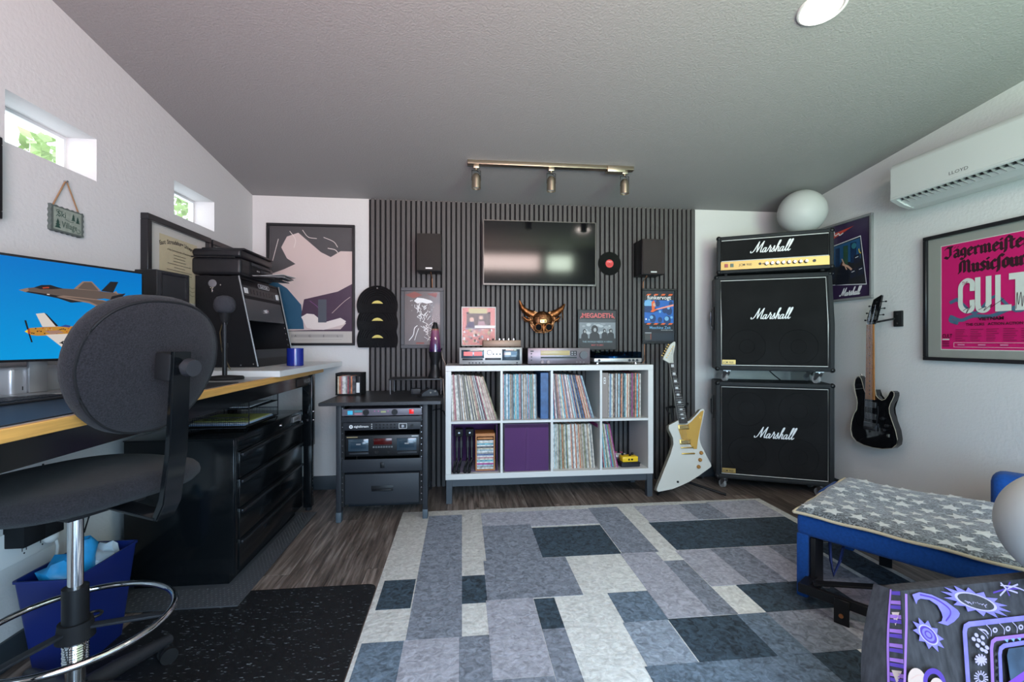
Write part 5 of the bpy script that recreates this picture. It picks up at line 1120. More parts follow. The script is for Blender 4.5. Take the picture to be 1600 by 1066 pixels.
F.poly([(.262, -.150), (.625, -.146), (.625, -.44), (.18, -.44), (.244, -.224), (.252, -.165)], mat('cloth_slate', (.04, .07, .12), .9, var=.4, vscale=16)); F.stroke([(.23, -.232), (.36, -.195), (.6, -.17)], .016, mat('cloth_purple', (.16, .04, .42), .85))
F.disc(-.022, -.196, .026, PCH, 24, .030); F.annulus(.025, -.203, .020, .032, DVI, 28); F.disc(.03, -.212, .020, PCH, 24, .020); F.stroke([(-.038, -.188), (-.018, -.182), (-.004, -.184)], .0015, mat('cloth_line', (.5, .3, .25)))
for k in range(8): a = R(200+k*38); F.stroke([(.300, -.002-.012), (.300+.045*math.cos(a), -.014+.016*math.sin(a))], .004, LIL if k % 2 else DVI, False)
F.stroke([(.285, -.004), (.33, -.012), (.37, -.03), (.40, -.05)], .003, LIL); F.disc(.37, -.010, .008, mat('cloth_gold', (.55, .35, .10)), 12, .005)
# left ladder-like strip
F.stroke([(-.004, -.004), (-.018, -.060), (-.036, -.120), (-.060, -.198), (-.115, -.40)], .0065, VIO, False)
o = F.m.o('cloth_print', F.mats, t, fixn=False); 
Mx = Matrix.Identity(4)
for r_ in range(3): Mx[r_][0] = e1[r_]; Mx[r_][1] = ey[r_]; Mx[r_][2] = e3[r_]
p0 = TLv-ey*.0085-Bo
for r_ in range(3): Mx[r_][3] = p0[r_]
o.matrix_basis = Mx
# print on the hanging side piece
m = M()
def dpt(j, s_):
    f = j/NV; e = cp(-.085*f, -.455*f, 0); a = Vector((e.x-.014-.014*math.sin(min(1, f*3)*PI/2), e.y+.020+.02*f, e.z-.004)); n_ = Vector((-.55, -.83, .05))*.003
    return e.lerp(a, s_)+n_
for j in range(NV):
    for k in (0, 2):
        j0 = j+k/3
        m.poly([dpt(j0, .80), dpt(j0+.67, .80), dpt(j0+.67, .92), dpt(j0, .92)], 0)
        m.poly([dpt(j0+.02, .10), dpt(j0+.30, .10), dpt(j0+.36, .78), dpt(j0+.12, .78)], 1 if k == 0 else 0)
        if j % 4 == 1 and k == 0: m.poly([dpt(j0+.5, .2), dpt(j0+1.5, .45), dpt(j0+.6, .7)], 2)
m.o('drape_print', [VIO, DVI, PCH], t, fixn=False)

# ------------------------------------------------------------------ RACK CART (black desk-height rack left of the shelf)
t = thing('rack_cart', 'dark metal equipment rack table between the desk and white shelf', 'rack', (-.485, 2.90, 0))
TOPB = mat('black_laminate', (.012, .0125, .015), .38, bump=.1, bscale=200)
M().prism([(-.360, -.065), (.355, -.045), (.365, -.03), (.345, .60), (-.345, .60)], 'z', .712, .732, bev=.002).o('table_top', TOPB, t)
for sx in (-1, 1):
    x0 = sx*.258-.014
    M().box(x0, x0+.03, -.018, .022, .055, .712, .003).o('front_post', CHAR, t)
    M().box(x0-.001, x0+.031, -.022, .026, .0, .062, .004).o('foot_cover', mat('foot_grey', (.06, .08, .10), .5), t)
    M().prism([(.0, .12), (.42, .12), (.50, .02), (.54, .02), (.54, .06), (.47, .16), (.47, .712), (.0, .712)], 'x', sx*.262-.003, sx*.262+.003).o('side_panel', CHAR, t)
    M().box(sx*.236-.012, sx*.236+.012, -.006, .004, .09, .705, .001, seg=1).o('rack_rail', BLKM, t)
    for k in range(16): M().cyl((sx*.236, -.008, .12+k*.038), (sx*.236, -.005, .12+k*.038), .0035, n=8).o('rack_screw', STEEL, t)
M().box(-.25, .25, .20, .22, .02, .10, .002).o('cross_member', CHAR, t)
M().box(-.248, .248, .44, .445, .12, .70).o('rear_panel', BLKM, t)
M().box(-.238, .238, -.010, -.003, .604, .638, .001).o('blank_panel', CHAR, t)
M().box(-.238, .238, -.010, -.003, .30, .378, .001).box(-.012, .012, -.014, -.009, .322, .358, .002, mi=1).o('lock_panel', [CHAR, BLK], t)
M().box(-.222, .222, -.012, .38, .105, .288, .003).o('drawer', CHAR, t); 
# nested handle: recess on the drawer
dr = [o for o in t.children if o.name.startswith('drawer')][0]
M().box(-.065, .065, -.0145, -.0118, .182, .215, .002).box(-.055, .055, -.020, -.014, .184, .192, .002).o('drawer_handle', BLK, dr)
RY = 2.90
t = thing('power_conditioner', 'purple lit rack unit with two black knobs and red switch at top of rack', 'rack unit', (-.485, RY, .644))
M().box(-.238, .238, -.012, -.004, 0, .042, .001).box(-.215, .215, -.004, .30, .001, .040).o('unit_case', mat('unit_mauve', (.13, .12, .15), .4), t)
M().box(-.205, -.175, -.0135, -.011, .008, .032).o('blue_lamp', mat('lamp_blue', (.03, .25, .40), .3, emit=.8), t)
M().box(-.165, -.118, -.0135, -.011, .022, .034).box(-.165, -.118, -.0135, -.011, .006, .018, mi=1).o('label_strip', [mat('strip_teal', (.05, .25, .30)), mat('strip_rose', (.35, .18, .22))], t)
for x in (-.095, .075): M().cyl((x, -.022, .021), (x, -.010, .021), .018, n=22).o('control_knob', BLK, t)
for x, c in ((-.045, 'm1'), (-.022, 'm2'), (.035, 'm1')): M().cyl((x, -.0135, .027), (x, -.011, .027), .0035, n=8).o('indicator', mat('ind_pink', (.5, .1, .3), .3), t)
M().box(-.008, .022, -.0132, -.011, .018, .028).o('level_meter', mat('meter_olive', (.35, .38, .18), .3), t)
M().box(.162, .190, -.015, -.010, .008, .036, .001).o('red_switch', mat('switch_lit_red', (.55, .01, .01), .25, emit=.5), t)
t = thing('rack_mixer', 'black rack unit with round white logo and rows of small buttons', 'rack unit', (-.485, RY, .556))
M().box(-.232, .232, -.012, -.004, 0, .046, .001).box(-.215, .215, -.004, .30, .001, .044).o('unit_case', CHAR, t)
F = Flat(); F.disc(-.185, .022, .011, WTXT); F.disc(-.185, .022, .004, CHAR); F.text('AUDIOSTREAM', -.168, .017, .017, WTXT, bold=.02) if False else F.text('nightStream', -.168, .017, .018, WTXT, bold=.02); F.rect(.10, .148, .006, .038, WTXT); F.rect(.102, .146, .008, .036, CHAR); F.o('logo_print', t, (0, -.0125, 0))
for j in range(2):
    for k in range(6): M().cyl((-.035+k*.022, -.015, .014+j*.018), (-.035+k*.022, -.012, .014+j*.018), .005, n=10).o('button', BLKM, t)
M().cyl((.124, -.018, .022), (.124, -.012, .022), .009, n=16).o('dial', STEEL, t); M().cyl((.180, -.020, .022), (.180, -.012, .022), .009, n=16).o('dial', BLK, t)
for k in range(3): M().cyl((-.062, -.014, .012+k*.012), (-.062, -.012, .012+k*.012), .003, n=8).o('indicator', WTXT, t)
t = thing('cassette_deck', 'black twin cassette deck in the middle of the rack', 'stereo deck', (-.485, RY+.02, .392))
M().box(-.225, .225, -.012, .28, 0, .128, .002).o('deck_case', BLK, t)
for sx in (-.145, .145):
    M().box(sx-.060, sx+.060, -.018, -.011, .032, .108, .002).box(sx-.045, sx+.045, -.020, -.017, .050, .090, .001, mi=1).box(sx-.012, sx+.014, -.0212, -.0195, .072, .080, mi=2).o('cassette_door', [BLU, mat('deck_window', (.02, .04, .06), .1), GREY], t)
    M().box(sx-.055, sx+.06, -.015, -.011, .012, .024, .001).o('button_row', CHAR, t)
M().box(-.055, .055, -.014, -.011, .070, .108, .001).o('display_window', mat('display_dark_red', (.06, .005, .005), .15), t)
for k in range(8): M().box(-.06+k*.0155, -.049+k*.0155, -.015, -.011, .050, .060, .001, seg=1).o('button', mat('button_grey', (.12, .13, .14), .4), t)
M().cyl((-.035, -.022, .026), (-.035, -.012, .026), .011, n=16).cyl((.035, -.022, .026), (.035, -.012, .026), .011, n=16).o('knob', BLKM, t)
F = Flat(); F.rect(-.215, -.150, .116, .121, mat('gold_print', (.35, .28, .15))); F.rect(.175, .215, .117, .121, WTXT); F.o('front_lettering', t, (0, -.0125, 0))
# things on the rack table
t = thing('cd_holder', 'small black mesh box of compact discs on left of rack table', 'disc holder', (-.76, 3.28, .7325), -3)
m = M(); m.box(-.085, .085, -.065, .065, 0, .004).box(-.085, -.081, -.065, .065, .004, .150).box(.081, .085, -.065, .065, .004, .150).box(-.081, .081, .061, .065, .004, .150).box(-.085, .085, -.066, -.062, .140, .150).box(-.085, .085, -.066, -.062, 0, .010)
m.o('box_shell', BLKM, t)
cdn = ['cream', 'rust', 'pink', 'white', 'white', 'grey', 'maroon', 'charcoal', 'rust', 'charcoal', 'charcoal']
for k, c in enumerate(cdn):
    o = M().box(-.0048, .0048, -.057, .06, 0, .124).o('disc_case', spine_mat(c), None, (-.76-.068+k*.0108, 3.28, .7370), (0, 0, R(-3))); tag(o, f'{c} disc case, {ordi(k+1)} from the left in the black mesh box', 'disc case', 'disc cases in the black mesh box')
o = M().box(-.013, .013, -.057, .06, 0, .12, .001).o('disc_case', BLK, None, (-.76+.062, 3.278, .7370), (0, 0, R(-3))); tag(o, 'thick black disc case with white spine label at right of mesh box', 'disc case')
q = M().box(-.011, .011, -.0585, -.0565, .012, .080).o('white_label', WTXT, o)
t = thing('monitor_riser', 'low dark riser shelf with thin metal legs on right of rack table', 'shelf', (-.315, 3.33, .7325))
M().box(-.185, .180, -.10, .11, .098, .106, .001).o('riser_top', TOPB, t)
for x in (-.175, .170):
    for y in (-.09, .10): M().cyl((x, y, 0), (x, y, .098), .004, n=10).o('leg', mat('dull_steel', (.18, .18, .19), .45, metal=.5), t)
# lava lamp
t = thing('lava_lamp', 'lava lamp with purple liquid and black hourglass base standing on riser shelf', 'lamp', (-.190, 3.325, .839))
M().lathe([(.050, 0), (.050, .006), (.042, .03), (.026, .085), (.027, .10), (.040, .150), (.046, .183), (.0445, .185)], n=32).o('lamp_base', BLK, t)
def lava_mat():
    m = bpy.data.materials.new('lava_liquid'); m.use_nodes = True; nt = m.node_tree; p = nt.nodes['Principled BSDF']; tc = nt.nodes.new('ShaderNodeTexCoord'); sp = nt.nodes.new('ShaderNodeSeparateXYZ')
    nt.links.new(tc.outputs['Object'], sp.inputs[0]); mr = nt.nodes.new('ShaderNodeMapRange'); mr.inputs['From Min'].default_value = .185; mr.inputs['From Max'].default_value = .35; nt.links.new(sp.outputs['Z'], mr.inputs[0])
    r = nt.nodes.new('ShaderNodeValToRGB'); e = r.color_ramp.elements; e[0].position = 0; e[0].color = (.025, .006, .06, 1); e[1].position = 1; e[1].color = (.25, .10, .02, 1); x = e.new(.55); x.color = (.16, .04, .12, 1); y = e.new(.88); y.color = (.28, .08, .16, 1)
    nt.links.new(mr.outputs[0], r.inputs[0]); nt.links.new(r.outputs[0], p.inputs['Base Color']); p.inputs['Roughness'].default_value = .08; p.inputs['Coat Weight'].default_value = .8; p.inputs['Transmission Weight'].default_value = .15
    return m
M().lathe([(.0445, .185), (.044, .20), (.036, .27), (.026, .345), (.024, .350)], n=32).o('liquid_globe', lava_mat(), t)
M().lathe([(.025, .343), (.0245, .350), (.013, .392), (.012, .394)], n=28).o('lamp_cap', BLK, t)
tag(M().tube([(-.15, 3.30, .845), (-.155, 3.25, .842), (-.128, 3.20, .838), (-.119, 3.12, .73), (-.119, 3.2, .62)], .0022, 6).o('power_cable', mat('pale_wire', (.45, .36, .30), .5)), 'thin pale cord from lava lamp running over the table edge', 'cable')
t = thing('power_adapter', 'small black box under the riser shelf', 'adapter', (-.315, 3.24, .7325)); M().box(-.032, .032, -.03, .03, 0, .040, .004).o('adapter_case', CHAR, t); M().box(-.02, .02, -.0315, -.0295, .01, .03).o('front_label', BLK, t)
t = thing('toy_car', 'small dark model device with silver dots at front right of rack table', 'gadget', (-.215, 3.10, .7325), 18)
M().prism([(-.055, 0), (.055, 0), (.055, .018), (.04, .045), (-.01, .05), (-.045, .03), (-.055, .02)], 'y', -.03, .03, bev=.003).o('gadget_body', CHAR, t); M().cyl((.0, -.034, .028), (.0, -.029, .028), .006, n=12).cyl((.03, -.034, .036), (.03, -.029, .036), .006, n=12).o('silver_button', CHROME, t); M().box(-.075, .08, -.045, .035, 0, .006, .002).o('gadget_base', BLKM, t)
tag(M().tube([(-.22, 3.13, .78), (-.24, 3.16, .79), (-.23, 3.20, .765), (-.26, 3.22, .755), (-.29, 3.23, .765)], .0028, 6).o('cable', BLKM), 'thin black cable under the riser shelf', 'cable')
tag(M().tube([(-.21, 3.36, .60), (-.16, 3.33, .615), (-.13, 3.31, .60), (-.115, 3.33, .56)], .0035, 6).o('cable', BLKM), 'black cable hanging between rack table and white shelf', 'cable')

# ------------------------------------------------------------------ DESK (adjustable workbench) and riser slab
DX0, DX1, DY0, DY1, DZ = -1.512, -.94, .45, 3.27, .918
t = thing('workbench', 'long black metal workbench with maple edged top along left wall', 'desk', (-1.22, 1.86, 0))
ox, oy = -1.22, 1.86
TOPM = mat('bench_top', (.30, .32, .33), .3)
M().box(DX0-ox, DX1-ox-.018, DY0-oy, DY1-oy, DZ-.030, DZ, .001, seg=1).o('bench_top', TOPM, t)
M().box(DX1-ox-.018, DX1-ox, DY0-oy, DY1-oy, DZ-.030, DZ, .002, seg=1).o('maple_edge', WOODE, t)
M().box(DX1-.05-ox, DX1-.035-ox, DY0+.05-oy, DY1-.07-oy, DZ-.10, DZ-.030).box(DX0+.02-ox, DX0+.035-ox, DY0+.05-oy, DY1-.07-oy, DZ-.10, DZ-.03).box(DX0+.02-ox, DX1-.035-ox, DY1-.085-oy, DY1-.07-oy, DZ-.10, DZ-.03).o('apron', BLKG, t)
for y in (DY1-.17, DY0+.10):
    for x in (DX1-.085, DX0+.03):
        lg = M().box(x-ox, x+.062-ox, y-oy, y+.062-oy, .42, DZ-.03, .003).o('leg', BLKG, t)
        M().box(x+.006-ox, x+.056-ox, y+.006-oy, y+.056-oy, .022, .43, .002).o('leg_extension', BLKG, lg)
        M().cyl((x+.031-ox, y+.031-oy, .0), (x+.031-ox, y+.031-oy, .024), .020, n=18).o('levelling_foot', BLKM, lg)
        for z in (.585, .64): M().cyl((x+.062-ox, y+.031-oy, z), (x+.068-ox, y+.031-oy, z), .007, n=12).cyl((x+.031-ox, y-oy, z), (x+.031-ox, y-.005-oy, z), .007, n=12).o('bolt', CHROME, lg)
        m = M()
        for k in range(14): m.cyl((x+.0555-ox, y+.031-oy, .10+k*.022), (x+.0565-ox, y+.031-oy, .10+k*.022), .0025, n=8)
        m.o('height_holes', GREY, lg)
M().box(-.06+.0, -.055, 0, .001, 0, .001).b.free()
bdg = M().box(DX1-.0345-ox, DX1-.031-ox, DY1-.42-oy, DY1-.10-oy+.0, DZ-.092, DZ-.045, .001, seg=1).o('name_badge', BLK, t)
F = Flat(); F.text('HUSKY', 0, 0, .034, GREY, 'CENTER', .03, sx=1.5); F.o('badge_lettering', bdg, (DX1-.0305-ox, DY1-.22-oy, DZ-.08), (0, 0, R(90)))
SLW = mat('white_slab', (.66, .68, .68), .3)
tag(M().prism([(-1.512, 2.50), (-.91, 2.43), (-.88, 3.515), (-1.512, 3.515)], 'z', DZ+.0005, DZ+.031, bev=.0015).o('riser_board', SLW), 'white board laid over the far end of the workbench under the equipment case', 'board')
SZ = DZ+.0315
tag(M().box(-1.50, -.965, 1.0, 2.12, DZ+.0003, DZ+.0035, .001, seg=1).o('desk_pad', mat('desk_pad_black', (.012, .015, .02), .45)), 'large black desk pad in front of the monitor', 'desk pad')
# monitor
t = thing('monitor', 'wide computer monitor showing two aircraft on a blue sky', 'monitor', (-1.375+.147*.22-.002, 1.537+.393*.22, DZ+.0035), 90-20.5)
# local: x along the screen (right = away from camera), front faces -y
MW, MH, mz = .612, .326, .113
t.location = (-1.2665, 1.826, DZ+.0035)
M().box(-.502, .112, .0, .028, mz, mz+.332, .003).o('bezel', BLK, t)
M().box(-.27, -.12, .028, .05, mz+.05, mz+.25, .006).o('rear_hub', BLKM, t); M().box(-.22, -.17, .035, .05, .012, mz+.15, .003).o('stand_column', mat('alu', (.35, .36, .37), .35, metal=.8), t); M().box(-.29, -.09, -.05, .11, 0, .012, .004).o('stand_base', mat('alu', (.35, .36, .37)), t)
x0, x1, z0, z1 = -.494, .104, mz+.008, mz+.324
def scr_mat(name, c, e=.9):
    m = mat(name, c, .3, emit=e); p = m.node_tree.nodes['Principled BSDF']; p.inputs['Base Color'].default_value = (0, 0, 0, 1); p.inputs['Specular IOR Level'].default_value = .2; return m
def sky_screen():
    m = bpy.data.materials.new('screen_sky'); m.use_nodes = True; nt = m.node_tree; p = nt.nodes['Principled BSDF']; tc = nt.nodes.new('ShaderNodeTexCoord'); sp = nt.nodes.new('ShaderNodeSeparateXYZ'); nt.links.new(tc.outputs['Object'], sp.inputs[0])
    mr = nt.nodes.new('ShaderNodeMapRange'); mr.inputs['From Min'].default_value = z0; mr.inputs['From Max'].default_value = z1; nt.links.new(sp.outputs['Z'], mr.inputs[0]); r = nt.nodes.new('ShaderNodeValToRGB')
    r.color_ramp.elements[0].color = (.001, .26, .60, 1); r.color_ramp.elements[1].color = (.001, .15, .48, 1); nt.links.new(mr.outputs[0], r.inputs[0]); nt.links.new(r.outputs[0], p.inputs['Emission Color'])
    p.inputs['Base Color'].default_value = (0, 0, 0, 1); p.inputs['Emission Strength'].default_value = .9; p.inputs['Roughness'].default_value = .3; p.inputs['Specular IOR Level'].default_value = .2; return m
F = Flat(); F.rect(x0, x1, z0, z1, sky_screen())
j1 = scr_mat('scr_jet', (.10, .075, .065)); j2 = scr_mat('scr_jet_dark', (.015, .015, .018)); j3 = scr_mat('scr_jet_light', (.22, .15, .12)); s1 = scr_mat('scr_white', (.55, .50, .46)); s2 = scr_mat('scr_gold', (.42, .20, .03)); s3 = scr_mat('scr_black', (.01, .01, .012)); s4 = scr_mat('scr_red', (.35, .05, .02)); s5 = scr_mat('scr_blue', (.03, .06, .22)); s6 = scr_mat('scr_tan', (.40, .28, .18))
F.poly([(-.119,.350),(-.119,.357),(-.094,.384),(-.066,.387),(-.037,.357)], j3); F.poly([(-.110,.357),(-.090,.381),(-.068,.384),(-.045,.357)], j1)
F.poly([(-.266,.336),(-.249,.343),(-.228,.348),(-.207,.350),(-.171,.352),(-.114,.355),(-.058,.356),(.007,.355),(.045,.353),(.019,.332),(-.007,.329),(-.026,.331),(-.079,.321),(-.124,.308),(-.164,.319),(-.207,.326),(-.241,.330)], j1)
F.poly([(-.228,.348),(-.209,.358),(-.185,.361),(-.167,.356),(-.150,.353),(-.185,.347),(-.211,.344)], j2); F.poly([(-.266,.336),(-.243,.345),(-.241,.337),(-.249,.331)], j3); F.stroke([(-.19, .352), (-.205, .349)], .004, s4, False)
F.poly([(-.249,.331),(-.207,.326),(-.164,.319),(-.129,.308),(-.079,.315),(-.084,.322),(-.138,.325),(-.185,.330),(-.241,.334)], j2)
F.poly([(-.037,.357),(-.007,.394),(.020,.396),(.002,.355)], j2); F.poly([(-.002,.341),(.045,.357),(.026,.332),(-.008,.327)], j2); F.poly([(.002,.355),(.020,.350),(.012,.362)], j3)
F.poly([(-.169,.324),(-.150,.330),(-.099,.328),(-.032,.325),(-.007,.319),(-.003,.295),(-.029,.290),(-.074,.310),(-.138,.319)], j3); F.poly([(-.160,.326),(-.099,.325),(-.032,.322),(-.010,.317),(-.006,.297),(-.020,.294),(-.074,.316)], j1)
F.poly([(-.001,.328),(.024,.334),(.055,.315),(.049,.311),(.013,.323)], j3); F.poly([(.004,.327),(.024,.331),(.048,.316),(.015,.324)], j2); F.rect(-.034, -.025, .302, .308, s1); F.rect(-.195, -.188, .328, .331, s1)
F.poly([(-.224,.265),(-.202,.269),(-.167,.226),(-.207,.224)], s1); F.poly([(-.202,.269),(-.196,.266),(-.164,.228),(-.171,.226)], s3)
F.poly([(-.249,.209),(-.239,.219),(-.207,.223),(-.167,.226),(-.129,.228),(-.089,.227),(-.079,.219),(-.109,.209),(-.138,.199),(-.185,.197),(-.220,.195),(-.239,.198)], s2)
random.seed(8)
for k in range(34):
    a = -.240+k*.0046; lo, hi = (.199, .220) if k < 16 else (.205, .224); v = random.uniform(lo, hi); F.poly([(a, v), (a+.0035, v+.0005), (a+.003, v+.004), (a-.0003, v+.0035)], random.choice([s3, s3, s6, s4]))
F.poly([(-.204,.210),(-.165,.214),(-.150,.206),(-.185,.200)], scr_mat('scr_mauve', (.30, .17, .13)))
F.poly([(-.253,.208),(-.246,.214),(-.244,.202)], scr_mat('scr_yellow', (.7, .5, .03))); F.poly([(-.246,.215),(-.241,.219),(-.240,.199),(-.245,.201)], s4); F.poly([(-.254,.243),(-.249,.243),(-.243,.216),(-.247,.214)], s3); F.poly([(-.244,.201),(-.240,.201),(-.233,.175),(-.237,.174)], s3)
F.poly([(-.162,.226),(-.146,.233),(-.131,.230),(-.134,.224)], s5)
F.poly([(-.082,.218),(-.064,.257),(-.052,.258),(-.049,.231),(-.058,.222)], s2); F.poly([(-.062,.237),(-.049,.240),(-.050,.228),(-.060,.228)], s4); F.poly([(-.056,.245),(-.051,.245),(-.050,.254),(-.055,.254)], s3)
F.poly([(-.094,.247),(-.087,.249),(-.058,.216),(-.066,.213),(-.084,.227)], s5); F.stroke([(-.09, .24), (-.068, .218)], .002, s1, False)
F.poly([(-.200,.199),(-.138,.203),(-.128,.160),(-.154,.156)], s1); F.poly([(-.138,.203),(-.134,.202),(-.126,.161),(-.131,.160)], s3)
F.disc(-.150, .173, .009, s3, 20, .006); F.stroke([(-.162, .172), (-.138, .174)], .003, s3, False); F.disc(-.150, .173, .004, s1, 5)
F.disc(-.121, .217, .007, s5, 16); F.disc(-.121, .217, .0045, s1, 5)
F.o('screen', t, (0, -.0008, 0))
# silver computer, keyboard
t = thing('desktop_computer', 'small silver box computer standing under the monitor', 'computer', (-1.50, 1.586, DZ+.0005), 0); ALU = mat('satin_aluminium', (.42, .44, .46), .38, metal=.6)
t.location.x = -1.502; t.location.z = DZ+.004
M().box(0, .115, 0, .205, .004, .095, .012, seg=3).o('case', ALU, t); M().cyl((.057, .10, 0), (.057, .10, .006), .045, n=32).o('foot_ring', BLKM, t)
M().box(.1148, .1158, .035, .038, .022, .034).box(.1148, .1158, .055, .058, .022, .034).box(.1148, .1158, .078, .112, .026, .029).o('front_ports', BLK, t); M().cyl((.1148, .188, .028), (.1158, .188, .028), .002, n=10).o('power_light', WTXT, t)
t = thing('keyboard', 'black keyboard with silver rim on the desk pad in front of the computer', 'keyboard', (-1.315, 1.40, DZ+.004), 90-8)
M().box(-.215, .215, -.058, .058, 0, .008, .003).o('keyboard_base', mat('keyboard_dark', (.05, .055, .06), .35, metal=.5), t)
kb = None
for r_ in range(5):
    for k in range(14):
        x, y = -.208+k*.0300, -.052+r_*.0212
        if kb is None: kb = M().box(0, .0262, 0, .0178, .008, .0108, .001, seg=1).o('key', BLK, t, (x, y, 0))
        else: q = bpy.data.objects.new('key', kb.data); C.objects.link(q); q.parent = t; q.location = (x, y, 0)
# studio speaker on small stand
t = thing('studio_monitor_speaker', 'black studio speaker with flared horn tweeter behind the computer monitor', 'speaker', (-1.455, 2.42, DZ+.0005), 80)
M().box(-.085, .085, -.045, .055, 0, .010, .003).box(-.03, .03, -.02, .02, .010, .168).box(-.09, .09, -.05, .052, .168, .178, .003).o('speaker_stand', BLKM, t)
M().box(-.100, .100, -.058, .058, .178, .517, .006).o('cabinet', BLK, t)
M().box(-.099, .099, -.062, -.056, .180, .515, .003).o('baffle', PLAS, t)
m = M(); zc = .445
o1 = [(-.075, .055), (.075, .055), (.075, -.055), (-.075, -.055)]; o2 = [(-.012, .012), (.012, .012), (.012, -.012), (-.012, -.012)]
for k in range(4):
    a, b_ = o1[k], o1[(k+1) % 4]; c, d = o2[(k+1) % 4], o2[k]; m.poly([(a[0], -.0635, zc+a[1]), (b_[0], -.0635, zc+b_[1]), (c[0], -.046, zc+c[1]), (d[0], -.046, zc+d[1])])
m.box(-.080, -.074, -.067, -.061, zc-.06, zc+.06).box(.074, .080, -.067, -.061, zc-.06, zc+.06).box(-.074, .074, -.067, -.061, zc+.054, zc+.06).box(-.074, .074, -.067, -.061, zc-.06, zc-.054); m.o('horn_flare', mat('horn_gloss', (.02, .021, .025), .2, coat=.5), t)
M().lathe([(.078, 0), (.070, .004), (.030, .016), (.0, .02)][:3], (0, 0, 0), 32).o('woofer_cone', BLKM, t, (0, -.0625, .28), (R(90), 0, 0))
# microphone on stand
t = thing('desk_microphone', 'black ball headed microphone on a round based desk stand on workbench', 'microphone', (-1.114, 2.31, DZ+.0005))
M().lathe([(.080, 0), (.082, .006), (.078, .014), (.02, .020)], n=40).o('stand_base', BLKM, t); M().cyl((0, 0, .018), (0, 0, .17), .0105, n=18).o('lower_pole', BLK, t); M().cyl((0, 0, .165), (0, 0, .265), .0075, n=16).o('upper_pole', CHAR, t)
M().cyl((0, 0, .150), (0, 0, .172), .0135, n=18).cyl((0, 0, .258), (0, 0, .275), .011, n=16).cyl((0, 0, .266), (.018, -.014, .266), .004, n=8).o('clutch', BLK, t)
hd2 = M().cyl((0, 0, .270), (0, 0, .318), .017, .026, 20).o('microphone_body', BLKM, t); M().lathe([(.022, .312), (.036, .320), (.044, .334), (.046, .352), (.043, .372), (.033, .388), (.012, .396)], n=32).o('foam_windscreen', mat('foam_slate', (.03, .032, .04), .95, bump=.6, bscale=400), t)
tag(M().tube([(-1.13, 2.33, 1.20), (-1.16, 2.36, 1.14), (-1.17, 2.40, 1.05), (-1.16, 2.46, .957)], .0025, 6).o('microphone_cable', mat('cable_brown', (.10, .07, .03), .5)), 'thin dark cable hanging from the desk microphone', 'cable')
# rack case with slanted front
t = thing('rack_case', 'black slant fronted equipment rack case on white board in left corner', 'rack case', (-1.335, 3.07, SZ))
CAS = mat('case_black', (.005, .0055, .007), .5, bump=.25, bscale=300, spec=.25)
sec = [(-.165, 0), (.170, 0), (.066, .522), (-.165, .522)]
for y in (-.285, .270):
    sp = M().prism(sec, 'y', y, y+.015, bev=.002).o('side_panel', CAS, t)
    M().tube([(.172, y-.001 if y < 0 else y+.016, .004), (.068, y-.001 if y < 0 else y+.016, .524)], .005, 6).o('edge_trim', mat('edge_grey', (.16, .17, .18), .4, metal=.4), sp)
M().box(-.165, .066, -.27, .27, .510, .522).box(-.165, .150, -.27, .27, 0, .012).box(-.165, -.153, -.27, .27, .012, .51).o('case_shell', CAS, t)
sA = math.atan2(.104, .522)
def slant(name, s0_, s1_, mt, out=.002, y0=-.262, y1=.262, dep=.01, par=None):
    # a panel lying in the sloped front between slope distances s0_..s1_ from the bottom
    ca, sa = math.cos(sA), math.sin(sA); P = []
    for s_, o_ in ((s0_, -dep), (s0_, out), (s1_, out), (s1_, -dep)): P.append((.168-s_*sa+o_*ca, s_*ca+o_*sa))
    return M().prism(P, 'y', y0, y1).o(name, mt, par or t)
slant('front_rail', .0, .05, CAS); slant('shelf_panel', .05, .10, CHAR); slant('drawer_panel', .275, .405, mat('panel_slate', (.045, .05, .055), .45)); slant('blank_panel', .405, .425, BLKM); slant('top_panel', .485, .515, CAS)
vp_ = slant('vent_panel', .425, .485, mat('panel_dark', (.025, .027, .03), .5))
for k in range(8): slant('vent_slot', .440, .468, BLK, .004, -.17+k*.045, -.15+k*.045, .002, vp_)
slant('lock', .330, .352, STEEL, .012, -.01, .012, .002); slant('white_label', .438, .470, WTXT, .004, -.250, -.205, .001); slant('white_socket', .435, .470, WTXT, .010, .205, .235, .001)
lb = slant('brand_badge', .487, .513, mat('badge_dark', (.02, .02, .022), .4), .006, -.06, .11, .002)
F = Flat(); F.stroke([(-.075, -.012), (.075, -.012), (.084, 0), (.075, .012), (-.075, .012), (-.084, 0), (-.075, -.012)], .003, WTXT, False); F.text('GATOR', 0, -.008, .022, WTXT, 'CENTER', .03, sx=1.5); ob = F.o('badge_lettering', lb)
ca, sa = math.cos(sA), math.sin(sA); s_ = .500; ob.location = (.168-s_*sa+.0075*ca, .025, s_*ca+.0075*sa); ob.rotation_euler = (Matrix(((0, ca*-1, -sa), (1, 0, 0), (0, -sa, ca)))).to_euler()
slant('cable_clip', .10, .102, BLK, .0, -.262, .262, .30)
for s_ in (.12, .16, .20, .24): slant('rail_hole', s_, s_+.008, STEEL, .001, .250, .256, .002)
M().lathe([(.022, 0), (.022, .003), (.014, .005)], n=18).o('side_latch', mat('latch_grey', (.15, .15, .16), .4), t, (-.072, -.286, .478), (R(90), 0, 0)); M().box(-.076, -.070, -.292, -.286, .425, .455, .001).box(-.082, -.064, -.292, -.286, .450, .456).o('latch_hook', STEEL, t)
for x, z in ((.148, .018), (.08, .012), (-.03, .47)): M().cyl((x, -.287, z), (x, -.285, z), .004, n=10).o('rivet', STEEL, t)
